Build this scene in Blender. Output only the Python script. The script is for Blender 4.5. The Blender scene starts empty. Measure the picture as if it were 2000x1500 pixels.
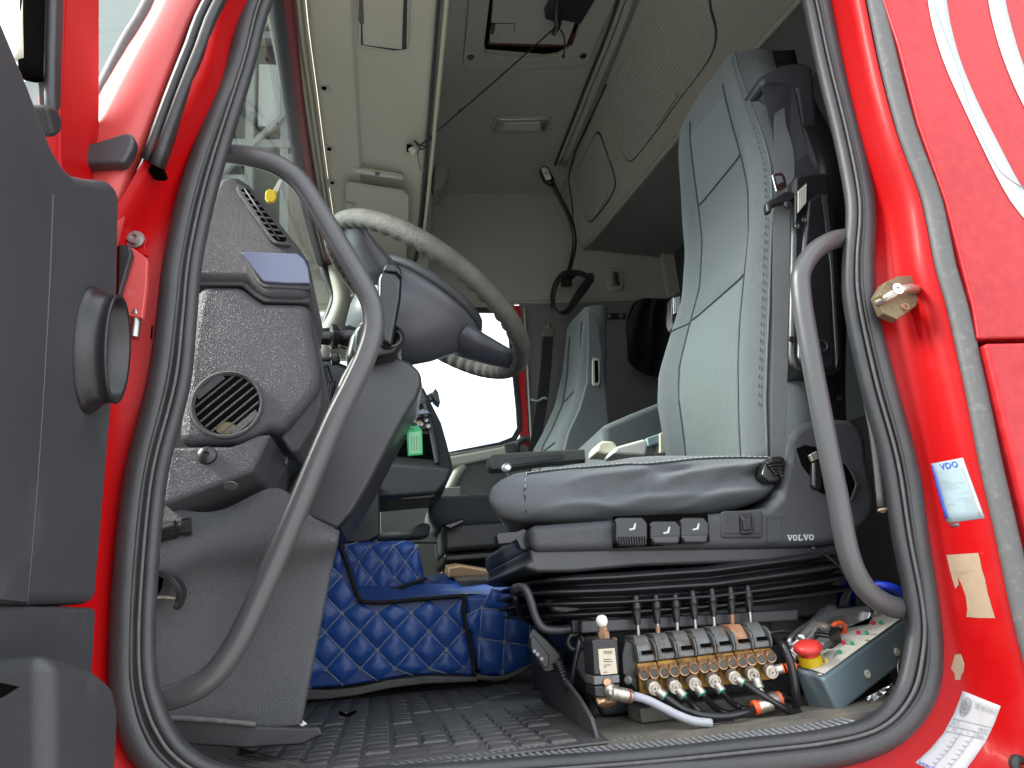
import bpy, bmesh, math, random
from mathutils import Vector as V, Matrix, noise as mnoise
from mathutils.bvhtree import BVHTree
random.seed(7)
SC = bpy.context.scene
COL = SC.collection
# ---------------------------------------------------------------- camera
FPX, YAW, PIT, ROL = 1450.0, math.radians(10.5), math.radians(17.0), math.radians(5.0)
CAM = V((0, -0.95, 0.14))
FWD = V((math.sin(YAW) * math.cos(PIT), math.cos(YAW) * math.cos(PIT), math.sin(PIT)))
_r0 = V((math.cos(YAW), -math.sin(YAW), 0)); _u0 = _r0.cross(FWD)
RGT = (_r0 * math.cos(ROL) - _u0 * math.sin(ROL)).normalized(); UPV = RGT.cross(FWD).normalized()
cd = bpy.data.cameras.new("camera"); cam = bpy.data.objects.new("camera", cd); COL.objects.link(cam)
cd.sensor_width = 36; cd.lens = 36 * FPX / 2000; cd.clip_start = 0.02; cd.clip_end = 900
_m = Matrix((RGT, UPV, -FWD)).transposed().to_4x4(); _m.translation = CAM
cam.matrix_world = _m; SC.camera = cam
# ---------------------------------------------------------------- light
SUN_EL, SUN_AZ = math.radians(40), math.radians(267)      # azimuth clockwise from +Y
sd = bpy.data.lights.new("sun", 'SUN'); sun = bpy.data.objects.new("sun", sd); COL.objects.link(sun)
sd.energy = 3.4; sd.angle = math.radians(22); sd.color = (1, .96, .9)
_sdir = V((math.sin(SUN_AZ) * math.cos(SUN_EL), math.cos(SUN_AZ) * math.cos(SUN_EL), math.sin(SUN_EL)))
sun.rotation_euler = _sdir.to_track_quat('Z', 'Y').to_euler(); sun.location = _sdir * 20
w = bpy.data.worlds.new("World"); SC.world = w; w.use_nodes = True
nt = w.node_tree; nt.nodes.clear()
_o = nt.nodes.new('ShaderNodeOutputWorld'); _b = nt.nodes.new('ShaderNodeBackground')
_s = nt.nodes.new('ShaderNodeTexSky'); _s.sky_type = 'NISHITA'; _s.sun_disc = False
_s.sun_elevation = SUN_EL; _s.sun_rotation = SUN_AZ; _s.air_density = 1.0; _s.dust_density = 1.0
_tc = nt.nodes.new('ShaderNodeTexCoord'); _n = nt.nodes.new('ShaderNodeTexNoise')
_n.inputs['Scale'].default_value = 2.2; _n.inputs['Detail'].default_value = 7; _n.inputs['Roughness'].default_value = .55
_cr = nt.nodes.new('ShaderNodeValToRGB'); _cr.color_ramp.elements[0].position = .38; _cr.color_ramp.elements[1].position = .52
_mx = nt.nodes.new('ShaderNodeMixRGB'); _mx.inputs[2].default_value = (7.6, 7.9, 8.3, 1)
_hs = nt.nodes.new('ShaderNodeMixRGB'); _hs.inputs[0].default_value = .25; _hs.inputs[2].default_value = (5, 5.6, 6.4, 1)
L = nt.links
L.new(_tc.outputs['Generated'], _n.inputs['Vector']); L.new(_n.outputs['Fac'], _cr.inputs[0]); L.new(_cr.outputs[0], _mx.inputs[0])
L.new(_s.outputs[0], _hs.inputs[1]); L.new(_hs.outputs[0], _mx.inputs[1]); L.new(_mx.outputs[0], _b.inputs[0])
_b.inputs[1].default_value = 0.15; L.new(_b.outputs[0], _o.inputs[0])
SC.view_settings.view_transform = 'Standard'; SC.view_settings.look = 'None'
SC.view_settings.exposure = 1.45; SC.view_settings.gamma = 1
SC.cycles.use_denoising = True; SC.cycles.max_bounces = 10; SC.cycles.transparent_max_bounces = 12
SC.cycles.diffuse_bounces = 6; SC.cycles.caustics_reflective = False; SC.cycles.caustics_refractive = False
# ---------------------------------------------------------------- materials
def mat(name, col, rough=.5, metal=0, bump=None, var=None, coat=0, spec=.5, dirt=None, sheen=0, trans=None, emit=None, wave=None, brick=None):
    m = bpy.data.materials.new(name); m.use_nodes = True
    t = m.node_tree; b = t.nodes['Principled BSDF']; lk = t.links
    b.inputs['Base Color'].default_value = (*col, 1); b.inputs['Roughness'].default_value = rough
    b.inputs['Metallic'].default_value = metal; b.inputs['Coat Weight'].default_value = coat; b.inputs['Coat Roughness'].default_value = .12
    b.inputs['Specular IOR Level'].default_value = spec; b.inputs['Sheen Weight'].default_value = sheen
    if trans is not None: b.inputs['Transmission Weight'].default_value = trans
    if emit: b.inputs['Emission Color'].default_value = (*emit[0], 1); b.inputs['Emission Strength'].default_value = emit[1]
    tc = t.nodes.new('ShaderNodeTexCoord'); last = None
    def nz(s, d=4, r=.55):
        n = t.nodes.new('ShaderNodeTexNoise'); n.inputs['Scale'].default_value = s; n.inputs['Detail'].default_value = d
        n.inputs['Roughness'].default_value = r; lk.new(tc.outputs['Object'], n.inputs['Vector']); return n.outputs['Fac']
    def ramp(src, a, c):
        r = t.nodes.new('ShaderNodeMapRange'); r.inputs[1].default_value = a; r.inputs[2].default_value = c; lk.new(src, r.inputs[0]); return r.outputs[0]
    def mix(f, a, c2, blend='MIX'):
        x = t.nodes.new('ShaderNodeMixRGB'); x.blend_type = blend
        if isinstance(f, (int, float)): x.inputs[0].default_value = f
        else: lk.new(f, x.inputs[0])
        for i, q in ((1, a), (2, c2)):
            if isinstance(q, tuple): x.inputs[i].default_value = (*q, 1) if len(q) == 3 else q
            else: lk.new(q, x.inputs[i])
        return x.outputs[0]
    if var:                                   # (scale, colour2, amount)
        for vv in (var if isinstance(var, list) else [var]):
            f = ramp(nz(vv[0]), .35, .7); mm = t.nodes.new('ShaderNodeMath'); mm.operation = 'MULTIPLY'; mm.inputs[1].default_value = vv[2]
            lk.new(f, mm.inputs[0]); last = mix(mm.outputs[0], last or tuple(col), vv[1])
    if dirt:                                  # (scale, colour, threshold, softness, amount)
        for dd in (dirt if isinstance(dirt, list) else [dirt]):
            f = ramp(nz(dd[0], 8, .68), dd[2], dd[2] + dd[3]); mm = t.nodes.new('ShaderNodeMath'); mm.operation = 'MULTIPLY'; mm.inputs[1].default_value = dd[4]
            lk.new(f, mm.inputs[0]); last = mix(mm.outputs[0], last or tuple(col), dd[1])
            r2 = t.nodes.new('ShaderNodeMath'); r2.operation = 'MULTIPLY_ADD'; lk.new(mm.outputs[0], r2.inputs[0]); r2.inputs[1].default_value = .45; r2.inputs[2].default_value = rough
            lk.new(r2.outputs[0], b.inputs['Roughness'])
    hs = []
    if bump:                                  # list of (type, scale, distance)
        for bb in (bump if isinstance(bump, list) else [bump]):
            if bb[0] == 'noise': h = nz(bb[1], 3)
            elif bb[0] == 'vor':
                vo = t.nodes.new('ShaderNodeTexVoronoi'); vo.feature = 'DISTANCE_TO_EDGE'; vo.inputs['Scale'].default_value = bb[1]
                vn = t.nodes.new('ShaderNodeTexNoise'); vn.inputs['Scale'].default_value = bb[1] * .6
                va = t.nodes.new('ShaderNodeVectorMath'); va.operation = 'MULTIPLY_ADD'; lk.new(vn.outputs['Color'], va.inputs[0]); va.inputs[1].default_value = (.6 / bb[1],) * 3; lk.new(tc.outputs['Object'], va.inputs[2])
                lk.new(tc.outputs['Object'], vn.inputs['Vector']); lk.new(va.outputs[0], vo.inputs['Vector'])
                h = ramp(vo.outputs['Distance'], 0, .25)
            elif bb[0] == 'wave':             # (wave, scale, dist, axis vector)
                vm = t.nodes.new('ShaderNodeVectorMath'); vm.operation = 'DOT_PRODUCT'; lk.new(tc.outputs['Object'], vm.inputs[0]); vm.inputs[1].default_value = bb[3]
                sn = t.nodes.new('ShaderNodeMath'); sn.operation = 'MULTIPLY'; lk.new(vm.outputs['Value'], sn.inputs[0]); sn.inputs[1].default_value = bb[1]
                s2 = t.nodes.new('ShaderNodeMath'); s2.operation = 'SINE'; lk.new(sn.outputs[0], s2.inputs[0]); h = ramp(s2.outputs[0], -1, 1)
                if len(bb) > 4: last = mix(h, bb[4], last or tuple(col))
            bn = t.nodes.new('ShaderNodeBump'); bn.inputs['Distance'].default_value = bb[2]; bn.inputs['Strength'].default_value = 1
            lk.new(h, bn.inputs['Height'])
            if hs: lk.new(hs[-1], bn.inputs['Normal'])
            hs.append(bn.outputs[0])
        lk.new(hs[-1], b.inputs['Normal'])
    if last: lk.new(last, b.inputs['Base Color'])
    return m
def glassmat(name, tint, refl=.5, rough=0.0, haze=0.0):
    m = bpy.data.materials.new(name); m.use_nodes = True; t = m.node_tree; t.nodes.clear(); lk = t.links
    o = t.nodes.new('ShaderNodeOutputMaterial'); tr = t.nodes.new('ShaderNodeBsdfTransparent'); tr.inputs[0].default_value = (*tint, 1)
    gl = t.nodes.new('ShaderNodeBsdfGlossy'); gl.inputs['Roughness'].default_value = rough
    fr = t.nodes.new('ShaderNodeFresnel'); fr.inputs[0].default_value = 1.5
    mm = t.nodes.new('ShaderNodeMath'); mm.operation = 'MULTIPLY'; mm.inputs[1].default_value = refl * 2; lk.new(fr.outputs[0], mm.inputs[0])
    mx = t.nodes.new('ShaderNodeMixShader'); lk.new(mm.outputs[0], mx.inputs[0]); lk.new(tr.outputs[0], mx.inputs[1]); lk.new(gl.outputs[0], mx.inputs[2])
    last = mx.outputs[0]
    if haze:
        d = t.nodes.new('ShaderNodeBsdfDiffuse'); d.inputs[0].default_value = (.55, .55, .5, 1)
        tc = t.nodes.new('ShaderNodeTexCoord'); n = t.nodes.new('ShaderNodeTexNoise'); n.inputs['Scale'].default_value = 9; n.inputs['Detail'].default_value = 8; lk.new(tc.outputs['Object'], n.inputs[0])
        k = t.nodes.new('ShaderNodeMath'); k.operation = 'MULTIPLY'; k.inputs[1].default_value = haze; lk.new(n.outputs[0], k.inputs[0])
        m2 = t.nodes.new('ShaderNodeMixShader'); lk.new(k.outputs[0], m2.inputs[0]); lk.new(last, m2.inputs[1]); lk.new(d.outputs[0], m2.inputs[2]); last = m2.outputs[0]
    lk.new(last, o.inputs[0]); return m
DUST = (.42, .39, .33)
M = dict(
 red=mat('red_paint', (.4, .0022, .0035), .42, coat=.05, spec=.16, var=(6, (.36, .003, .005), .5), dirt=[(30, (.7, .3, .26), .68, .12, .5), (4, (.5, .05, .04), .56, .25, .3)]),
 redout=mat('red_outer_paint', (.33, .006, .01), .42, coat=.05, spec=.3, var=[(3, (.44, .02, .025), .6), (60, (.5, .035, .035), .35)], dirt=(14, (.75, .25, .22), .66, .15, .4)),
 redpink=mat('red_paint_sky_reflection', (.46, .07, .065), .5, coat=.1, var=(5, (.68, .06, .06), .6), dirt=(40, (.6, .3, .27), .6, .2, .5)),  # pink of the sky reflected in the pillar, put into the base colour
 stripe=mat('white_stripe', (.38, .4, .39), .4, var=(20, (.38, .4, .4), .4), dirt=(60, (.4, .42, .42), .68, .06, .5)),
 seal=mat('door_seal_rubber', (.032, .033, .036), .45, bump=('noise', 300, .0004), var=(20, (.05, .05, .052), .6), dirt=(35, (.2, .19, .17), .62, .3, .2)),
 rubber=mat('black_rubber', (.018, .018, .02), .48, var=(25, (.04, .04, .042), .5), dirt=(30, (.2, .19, .17), .64, .25, .25)),
 strip=mat('grey_weatherstrip', (.085, .085, .085), .6, bump=('noise', 400, .0003), dirt=(90, DUST, .52, .35, .3)),
 dash=mat('grained_dash_plastic', (.046, .048, .055), .4, bump=[('vor', 420, .00035)], var=(7, (.06, .06, .062), .5), dirt=(9, (.2, .19, .17), .6, .35, .2)),
 dashfine=mat('fine_grained_plastic', (.047, .048, .053), .46, bump=[('vor', 700, .0004)], var=(9, (.058, .058, .06), .5), dirt=(12, (.2, .19, .17), .62, .3, .2)),
 plastic=mat('dark_plastic', (.038, .039, .043), .42, bump=('noise', 500, .0002), var=(10, (.05, .05, .053), .5), dirt=(25, (.2, .19, .17), .62, .3, .22)),
 black=mat('black_plastic', (.014, .014, .016), .33, dirt=(40, (.15, .14, .13), .64, .25, .3)),
 hole=mat('cavity_shade', (.004, .004, .004), .9, spec=0),  # near-black without gloss: shade of slots and openings put into the colour
 tube=mat('grey_powdercoat_tube', (.062, .063, .066), .34, bump=('noise', 700, .00012), var=(14, (.078, .078, .08), .4), dirt=(70, (.35, .34, .33), .72, .08, .35)),
 door=mat('door_trim_plastic', (.037, .039, .044), .5, bump=('noise', 600, .0002), var=(4, (.055, .056, .06), .6), dirt=(7, (.24, .23, .2), .56, .35, .22)),
 beige=mat('beige_headliner', (.5, .485, .405), .75, bump=('noise', 900, .0002), var=(4, (.46, .44, .355), .6), dirt=(6, (.28, .25, .19), .58, .3, .25)),
 beige2=mat('beige_trim_light', (.5, .48, .38), .55, bump=('noise', 700, .0002), dirt=(14, (.25, .23, .18), .6, .3, .3)),
 roof=mat('grey_roof_fabric', (.45, .44, .405), .9, bump=[('noise', 600, .0006), ('noise', 20, .001)], var=(3, (.4, .385, .33), .6), dirt=(5, (.3, .28, .23), .55, .3, .3)),
 cab=mat('cabinet_plastic', (.42, .405, .355), .6, bump=('noise', 700, .0002), var=(5, (.38, .36, .29), .5)),
 rib=mat('ribbed_cabinet_door', (.4, .39, .34), .6, bump=('wave', 420, .0015, (.0, .9, .43))),
 greywall=mat('dark_grey_side_trim', (.19, .19, .18), .8, bump=('noise', 500, .0005), var=(4, (.15, .15, .145), .5)),
 fabric=mat('seat_fabric_blue_grey', (.08, .099, .112), .85, sheen=.3, bump=[('vor', 900, .0005), ('noise', 40, .001)], var=[(5, (.1, .115, .118), .6), (60, (.068, .086, .1), .4)], dirt=(5, (.3, .29, .24), .58, .3, .35)),
 fabricside=mat('seat_fabric_side', (.125, .14, .155), .85, sheen=.25, bump=[('vor', 800, .0006), ('noise', 25, .0015)], var=[(6, (.12, .13, .14), .6)], dirt=(7, (.27, .26, .23), .57, .3, .35)),
 fabricpat=mat('seat_fabric_patterned', (.083, .106, .112), .85, sheen=.3, bump=[('wave', 1200, .0008, (0, .25, 1), (.068, .09, .096)), ('wave', 1300, .0006, (0, 1, 0), (.1, .123, .127))], var=(5, (.115, .138, .134), .6)),
 thread=mat('pale_stitching', (.45, .45, .42), .8),
 seam=mat('dark_seam', (.03, .04, .045), .9),
 webbing=mat('grey_belt_webbing', (.085, .088, .092), .7, bump=('wave', 3000, .0004, (0, 0, 1)), var=(30, (.11, .11, .115), .5)),
 blackweb=mat('black_belt_webbing', (.015, .015, .016), .7, bump=('wave', 2500, .0004, (0, .3, 1))),
 metal=mat('dull_steel', (.42, .42, .41), .38, 1, var=(50, (.25, .23, .2), .6), dirt=(60, (.2, .13, .08), .58, .2, .6)),
 alu=mat('cast_aluminium', (.56, .56, .55), .36, .9, bump=('noise', 150, .0005), dirt=(40, (.2, .17, .13), .52, .25, .6)),
 greymetal=mat('grey_painted_metal', (.15, .155, .155), .45, .5, bump=('noise', 120, .0004), dirt=(45, (.12, .09, .06), .47, .2, .85)),
 chrome=mat('bright_metal', (.75, .75, .74), .2, 1),
 yellowblock=mat('grimy_yellow_paint', (.42, .22, .035), .45, .2, bump=('noise', 120, .0006), var=(40, (.3, .13, .03), .7), dirt=[(55, (.08, .05, .02), .47, .2, .85)]),
 brass=mat('oily_copper_brass', (.58, .36, .22), .36, .8, var=(70, (.34, .2, .11), .7), dirt=(90, (.08, .06, .04), .52, .2, .8)),
 rustlever=mat('rusty_steel', (.35, .16, .08), .7, .2, bump=('noise', 200, .0005), var=(80, (.45, .3, .2), .6)),
 fitting=mat('dirty_nickel_fitting', (.5, .46, .4), .36, .85, dirt=(80, (.14, .11, .08), .5, .2, .75)),
 hose=mat('black_hose', (.012, .012, .014), .3, dirt=(40, (.2, .18, .15), .62, .2, .4)),
 greyhose=mat('pale_grey_hose', (.38, .39, .43), .4, dirt=(30, (.2, .17, .13), .55, .2, .6)),
 bluehose=mat('blue_hose', (.01, .04, .5), .3),
 orange=mat('orange_plastic', (.75, .1, .02), .4), redplastic=mat('red_plastic', (.62, .03, .025), .42, var=(60, (.55, .06, .05), .5)),
 yellowp=mat('yellow_plastic', (.6, .4, .008), .4, var=(50, (.6, .4, .02), .4)), greenp=mat('green_led', (.02, .3, .16), .35), redled=mat('red_led', (.55, .02, .03), .3), yled=mat('amber_led', (.6, .45, .05), .3),
 boxgrey=mat('blue_grey_box_paint', (.2, .26, .285), .4, .25, var=(8, (.17, .22, .24), .5), dirt=[(22, (.5, .55, .56), .66, .03, .55), (9, (.12, .12, .1), .56, .3, .5)]),
 panelwhite=mat('worn_white_panel', (.5, .48, .42), .45, dirt=[(40, (.25, .2, .16), .6, .1, .5)]),
 white=mat('white_plastic', (.75, .74, .68), .4, dirt=(30, (.4, .36, .28), .58, .3, .4)),
 cream=mat('cream_plastic', (.62, .6, .48), .45),
 label=mat('white_paper_label', (.48, .49, .5), .45), labelblue=mat('pale_blue_label', (.3, .4, .44), .4), ink=mat('dark_ink', (.08, .08, .1), .6), inkgrey=mat('grey_ink', (.3, .32, .34), .6), inkblue=mat('blue_ink', (.03, .09, .5), .5),
 tan=mat('tan_sticker_residue', (.33, .24, .16), .75, var=(60, (.38, .29, .2), .6), dirt=(20, (.35, .22, .14), .62, .2, .5)),
 quilt=mat('blue_quilted_vinyl', (.022, .088, .36), .36, bump=[('noise', 260, .0004), ('noise', 45, .0012)], var=(10, (.03, .11, .42), .6), dirt=(12, (.12, .13, .17), .57, .3, .35)),
 quiltbase=mat('blue_vinyl_backing', (.012, .06, .3), .4, dirt=(30, (.12, .13, .17), .5, .3, .4)),
 qthread=mat('grey_quilt_stitching', (.36, .4, .46), .75), piping=mat('black_piping', (.012, .01, .009), .8, bump=('noise', 200, .001), dirt=(60, (.12, .1, .08), .55, .2, .5)),
 matr=mat('rubber_floor_mat', (.055, .055, .057), .46, bump=[('noise', 250, .0006), ('noise', 60, .001)], var=(12, (.085, .083, .08), .7), dirt=[(9, (.21, .19, .16), .5, .3, .45), (300, (.5, .48, .44), .74, .04, .5)]),
 treadlight=mat('worn_rib_tops', (.26, .27, .29), .4, .2, dirt=(20, (.2, .17, .12), .5, .3, .6)),
 floor=mat('dirty_cab_floor', (.1, .095, .085), .75, bump=('noise', 120, .001), dirt=(14, (.26, .22, .15), .45, .3, .7)),
 tread=mat('ribbed_sill_plate', (.1, .103, .112), .42, bump=[('noise', 200, .0005)], dirt=(10, (.3, .27, .2), .54, .3, .5)),
 green=mat('green_key_tag', (.02, .55, .18), .3, trans=.2), greenp2=mat('pale_green_tag_paper', (.3, .72, .42), .6),
 bluetrim=mat('glossy_blue_grey_trim', (.11, .13, .2), .16, coat=.6), silver=mat('silver_trim', (.5, .52, .55), .3, .8),
 bellows=mat('black_rubber_bellows', (.014, .014, .016), .36, dirt=(14, (.12, .12, .12), .58, .3, .3)),
 gloss=mat('glossy_black_lever', (.012, .012, .013), .24, dirt=(60, (.15, .15, .14), .62, .2, .3)), 
 wheel=mat('worn_wheel_leather', (.075, .066, .055), .42, bump=[('noise', 180, .0012), ('vor', 500, .0004)], var=[(5, (.06, .057, .055), .8), (30, (.14, .13, .105), .5)]),
 hub=mat('steering_hub_plastic', (.085, .087, .1), .36, bump=[('noise', 500, .0003)]),
 wood=mat('tan_cardboard', (.32, .2, .11), .8), brown=mat('dirt_brown', (.12, .09, .05), .9),
 olive=mat('dirty_brass_plate', (.22, .17, .1), .5, .6, bump=('noise', 150, .0005), dirt=(50, (.08, .06, .04), .48, .25, .7)),
 lampglass=mat('clear_lamp_lens', (.62, .63, .58), .25, bump=('wave', 1500, .001, (1, 0, 0))),
 pale=mat('pale_grey_plastic', (.42, .42, .36), .5), red2=mat('far_door_red', (.6, .01, .015), .35, coat=.3),
 yellowtag=mat('yellow_marker', (.8, .55, .02), .4),
 pale_concrete=mat('pale_concrete', (.42, .41, .385), .9, bump=('noise', 12, .01), var=(1.5, (.36, .35, .33), .6)),  # pale yard ground, colour raised to bounce light into the cab
 facade=mat('beige_facade', (.5, .47, .38), .8), steel=mat('dark_canopy_sheet', (.06, .075, .07), .6, bump=('wave', 22, .03, (1, 0, 0))), beam=mat('pale_steel_beam', (.4, .42, .42), .5), facwhite=mat('white_truck_paint', (.75, .78, .78), .4),
 darktrim=mat('black_rear_trim', (.035, .035, .035), .8, bump=('noise', 500, .0004)), doorglass=glassmat('door_glass', (.95, .97, .96), .08),
 glass=glassmat('window_glass', (.93, .97, .95), .5, haze=.02), wscreen=glassmat('windscreen_glass', (.74, .84, .79), .38, haze=.025),
)
# ---------------------------------------------------------------- helpers
def ray(px, py): return FWD * FPX + RGT * (px - 1000) + UPV * (750 - py)
def AX(px, py, ax, v):
    d = ray(px, py); return CAM + d * ((v - CAM[ax]) / d[ax])
def PY(px, py, y): return AX(px, py, 1, y)
def PX(px, py, x): return AX(px, py, 0, x)
def PZ(px, py, z): return AX(px, py, 2, z)
def YS(pts, y): return [PY(a, b, y) for a, b in pts]
def proj(p):
    d = V(p) - CAM; z = d.dot(FWD); return 1000 + FPX * d.dot(RGT) / z, 750 - FPX * d.dot(UPV) / z
def mesh(name, vs, fs, m, par=None, smooth=False, bev=0, seg=2, sub=0, solid=0, autos=None, weld=0):
    me = bpy.data.meshes.new(name); me.from_pydata([tuple(v) for v in vs], [], fs); me.update()
    bm = bmesh.new(); bm.from_mesh(me)
    if weld: bmesh.ops.remove_doubles(bm, verts=bm.verts, dist=weld)
    bmesh.ops.recalc_face_normals(bm, faces=bm.faces); bm.to_mesh(me); bm.free()
    return mobj(name, me, m, par, smooth, bev, seg, sub, solid)
def mobj(name, me, m, par=None, smooth=False, bev=0, seg=2, sub=0, solid=0):
    o = bpy.data.objects.new(name, me); COL.objects.link(o)
    if isinstance(m, str): m = M[m]
    me.materials.append(m)
    if smooth or bev:
        for p in me.polygons: p.use_smooth = True
    if solid:
        s = o.modifiers.new('solid', 'SOLIDIFY'); s.thickness = solid; s.offset = 0
    if bev:
        b = o.modifiers.new('bevel', 'BEVEL'); b.width = bev; b.segments = seg; b.limit_method = 'ANGLE'; b.angle_limit = math.radians(35); b.harden_normals = True
    if sub:
        s = o.modifiers.new('sub', 'SUBSURF'); s.levels = s.render_levels = sub
    if par: attach(o, par)
    return o
def attach(o, par):
    o.parent = par; o.matrix_parent_inverse = par.matrix_basis.inverted()
def thing(name, label, cat, loc=(0, 0, 0), group=None):
    o = bpy.data.objects.new(name, None); COL.objects.link(o); o.location = loc; o.empty_display_size = .05
    o.matrix_basis = Matrix.Translation(V(loc))
    o['label'] = label; o['category'] = cat
    if group: o['group'] = group
    return o
def tag(o, label, cat, group=None):
    o['label'] = label; o['category'] = cat
    if group: o['group'] = group
    return o
def struct(o, kind='structure'): o['kind'] = kind; return o
def cat_rom(pts, n=8, closed=False):
    pts = [V(p) for p in pts]; out = []; k = len(pts)
    rng = range(k if closed else k - 1)
    for i in rng:
        p0 = pts[i - 1] if (i > 0 or closed) else pts[0] * 2 - pts[1]; p1 = pts[i]; p2 = pts[(i + 1) % k]
        p3 = pts[(i + 2) % k] if (i + 2 < k or closed) else pts[-1] * 2 - pts[-2]
        for j in range(n):
            t = j / n
            out.append(.5 * ((2 * p1) + (p2 - p0) * t + (2 * p0 - 5 * p1 + 4 * p2 - p3) * t * t + (3 * p1 - p0 - 3 * p2 + p3) * t ** 3))
    if not closed: out.append(pts[-1])
    return out
def resample(pts, n):
    pts = [V(p) for p in pts]; L_ = [0]
    for a, b in zip(pts, pts[1:]): L_.append(L_[-1] + (b - a).length)
    out = []; j = 0
    for i in range(n):
        s = L_[-1] * i / (n - 1)
        while j < len(pts) - 2 and L_[j + 1] < s: j += 1
        d = L_[j + 1] - L_[j]; out.append(pts[j].lerp(pts[j + 1], 0 if d < 1e-9 else min(1, (s - L_[j]) / d)))
    return out
def crs(px_pts, n, nn=8): return resample(cat_rom(px_pts, nn), n)      # smooth curve resampled
def tube(name, pts, r, m, par=None, seg=12, n=6, closed=False, cap=True, smooth_path=True, flat=1.0):
    P = cat_rom(pts, n, closed) if smooth_path else [V(p) for p in pts]
    k = len(P); vs = []; fs = []; nrm = None
    rr = r if callable(r) else (lambda t: r)
    for i, p in enumerate(P):
        a = P[i - 1] if (i > 0 or closed) else p; b = P[(i + 1) % k] if (i < k - 1 or closed) else p
        t = (b - a).normalized() if (b - a).length > 1e-9 else V((0, 0, 1))
        if nrm is None:
            nrm = t.orthogonal().normalized() if abs(t.y) > .99 else (V((0, 1, 0)) - t * t.y).normalized()
        nrm = (nrm - t * nrm.dot(t)).normalized(); bi = t.cross(nrm); R_ = rr(i / (k - 1))
        for s in range(seg):
            an = 2 * math.pi * s / seg; vs.append(p + nrm * (math.cos(an) * R_ * flat) + bi * (math.sin(an) * R_))
    for i in range(k if closed else k - 1):
        for s in range(seg):
            a = i * seg + s; b = i * seg + (s + 1) % seg; c = ((i + 1) % k) * seg; fs.append((a, b, c + (s + 1) % seg, c + s))
    if cap and not closed:
        fs.append(tuple(range(seg))[::-1]); fs.append(tuple((k - 1) * seg + s for s in range(seg)))
    return mesh(name, vs, fs, m, par, smooth=True)
def ribbon(name, pts, wvec, thick, m, par=None, n=6):
    """flat strap: path swept with a width vector (one or per point) and thickness"""
    P = cat_rom(pts, n); k = len(P); vs = []; fs = []
    W_ = wvec if isinstance(wvec, list) else [wvec] * len(pts)
    Wd = cat_rom(W_, n)
    for i, p in enumerate(P):
        t = (P[min(i + 1, k - 1)] - P[max(i - 1, 0)]).normalized(); wv = Wd[i]; nn = t.cross(wv).normalized() * thick * .5
        vs += [p - wv * .5 - nn, p + wv * .5 - nn, p + wv * .5 + nn, p - wv * .5 + nn]
    for i in range(k - 1):
        for s in range(4): fs.append((i * 4 + s, i * 4 + (s + 1) % 4, i * 4 + 4 + (s + 1) % 4, i * 4 + 4 + s))
    fs += [(3, 2, 1, 0), tuple((k - 1) * 4 + s for s in range(4))]
    return mesh(name, vs, fs, m, par, smooth=False, bev=thick * .3, seg=1)
def prism(name, pts, vec, m, par=None, bev=0.003, seg=2, holes=None, sub=0):
    pts = [V(p) for p in pts]; vec = V(vec); k = len(pts)
    vs = pts + [p + vec for p in pts]; fs = [tuple(range(k))[::-1], tuple(range(k, 2 * k))]
    for i in range(k): fs.append((i, (i + 1) % k, k + (i + 1) % k, k + i))
    return mesh(name, vs, fs, m, par, bev=bev, seg=seg)
def pyprism(name, px, y, depth, m, par=None, bev=.003, seg=2, smooth_n=0):
    """outline given as photo points on the plane Y=y, extruded depth into the cab (real thickness)"""
    P = YS(px, y)
    if smooth_n: P = cat_rom(P, smooth_n, True)
    return prism(name, P, (0, depth, 0), m, par, bev, seg)
def grid(name, rows, m, par=None, smooth=True, sub=0, solid=0, closed_u=False, cap=False, bev=0):
    nr = len(rows); nc = len(rows[0]); vs = [p for r in rows for p in r]; fs = []
    for i in range(nr - 1):
        for j in range(nc if closed_u else nc - 1): fs.append((i * nc + j, i * nc + (j + 1) % nc, (i + 1) * nc + (j + 1) % nc, (i + 1) * nc + j))
    if cap: fs.append(tuple(range(nc))[::-1]); fs.append(tuple((nr - 1) * nc + j for j in range(nc)))
    return mesh(name, vs, fs, m, par, smooth=smooth, sub=sub, solid=solid, bev=bev)
def rbox(name, c, d, m, par=None, bev=.004, rot=None, seg=2):
    vs = [V((x * d[0] / 2, y * d[1] / 2, z * d[2] / 2)) for x in (-1, 1) for y in (-1, 1) for z in (-1, 1)]
    fs = [(0, 1, 3, 2), (4, 6, 7, 5), (0, 4, 5, 1), (2, 3, 7, 6), (0, 2, 6, 4), (1, 5, 7, 3)]
    if rot is not None: vs = [rot @ v for v in vs]
    return mesh(name, [v + V(c) for v in vs], fs, m, par, bev=bev, seg=seg)
def frame_of(axis, ref=(0, 0, 1)):
    a = V(axis).normalized(); r = V(ref)
    if abs(a.dot(r)) > .98: r = V((1, 0, 0))
    u = r.cross(a).normalized(); return u, a.cross(u), a
def lathe(name, o, axis, prof, m, par=None, seg=20, smooth=True, ref=(0, 0, 1), bev=0, sx=1.0):
    u, v, a = frame_of(axis, ref); o = V(o); vs = []; fs = []
    for r, h in prof:
        for s in range(seg):
            an = 2 * math.pi * s / seg; vs.append(o + u * (math.cos(an) * r * sx) + v * (math.sin(an) * r) + a * h)
    k = len(prof)
    for i in range(k - 1):
        for s in range(seg): fs.append((i * seg + s, i * seg + (s + 1) % seg, (i + 1) * seg + (s + 1) % seg, (i + 1) * seg + s))
    fs.append(tuple(range(seg))[::-1]); fs.append(tuple((k - 1) * seg + s for s in range(seg)))
    ob = mesh(name, vs, fs, m, par, smooth=smooth, bev=bev)
    if smooth and not bev:
        e = ob.modifiers.new('split', 'EDGE_SPLIT'); e.split_angle = math.radians(40)
    return ob
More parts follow.
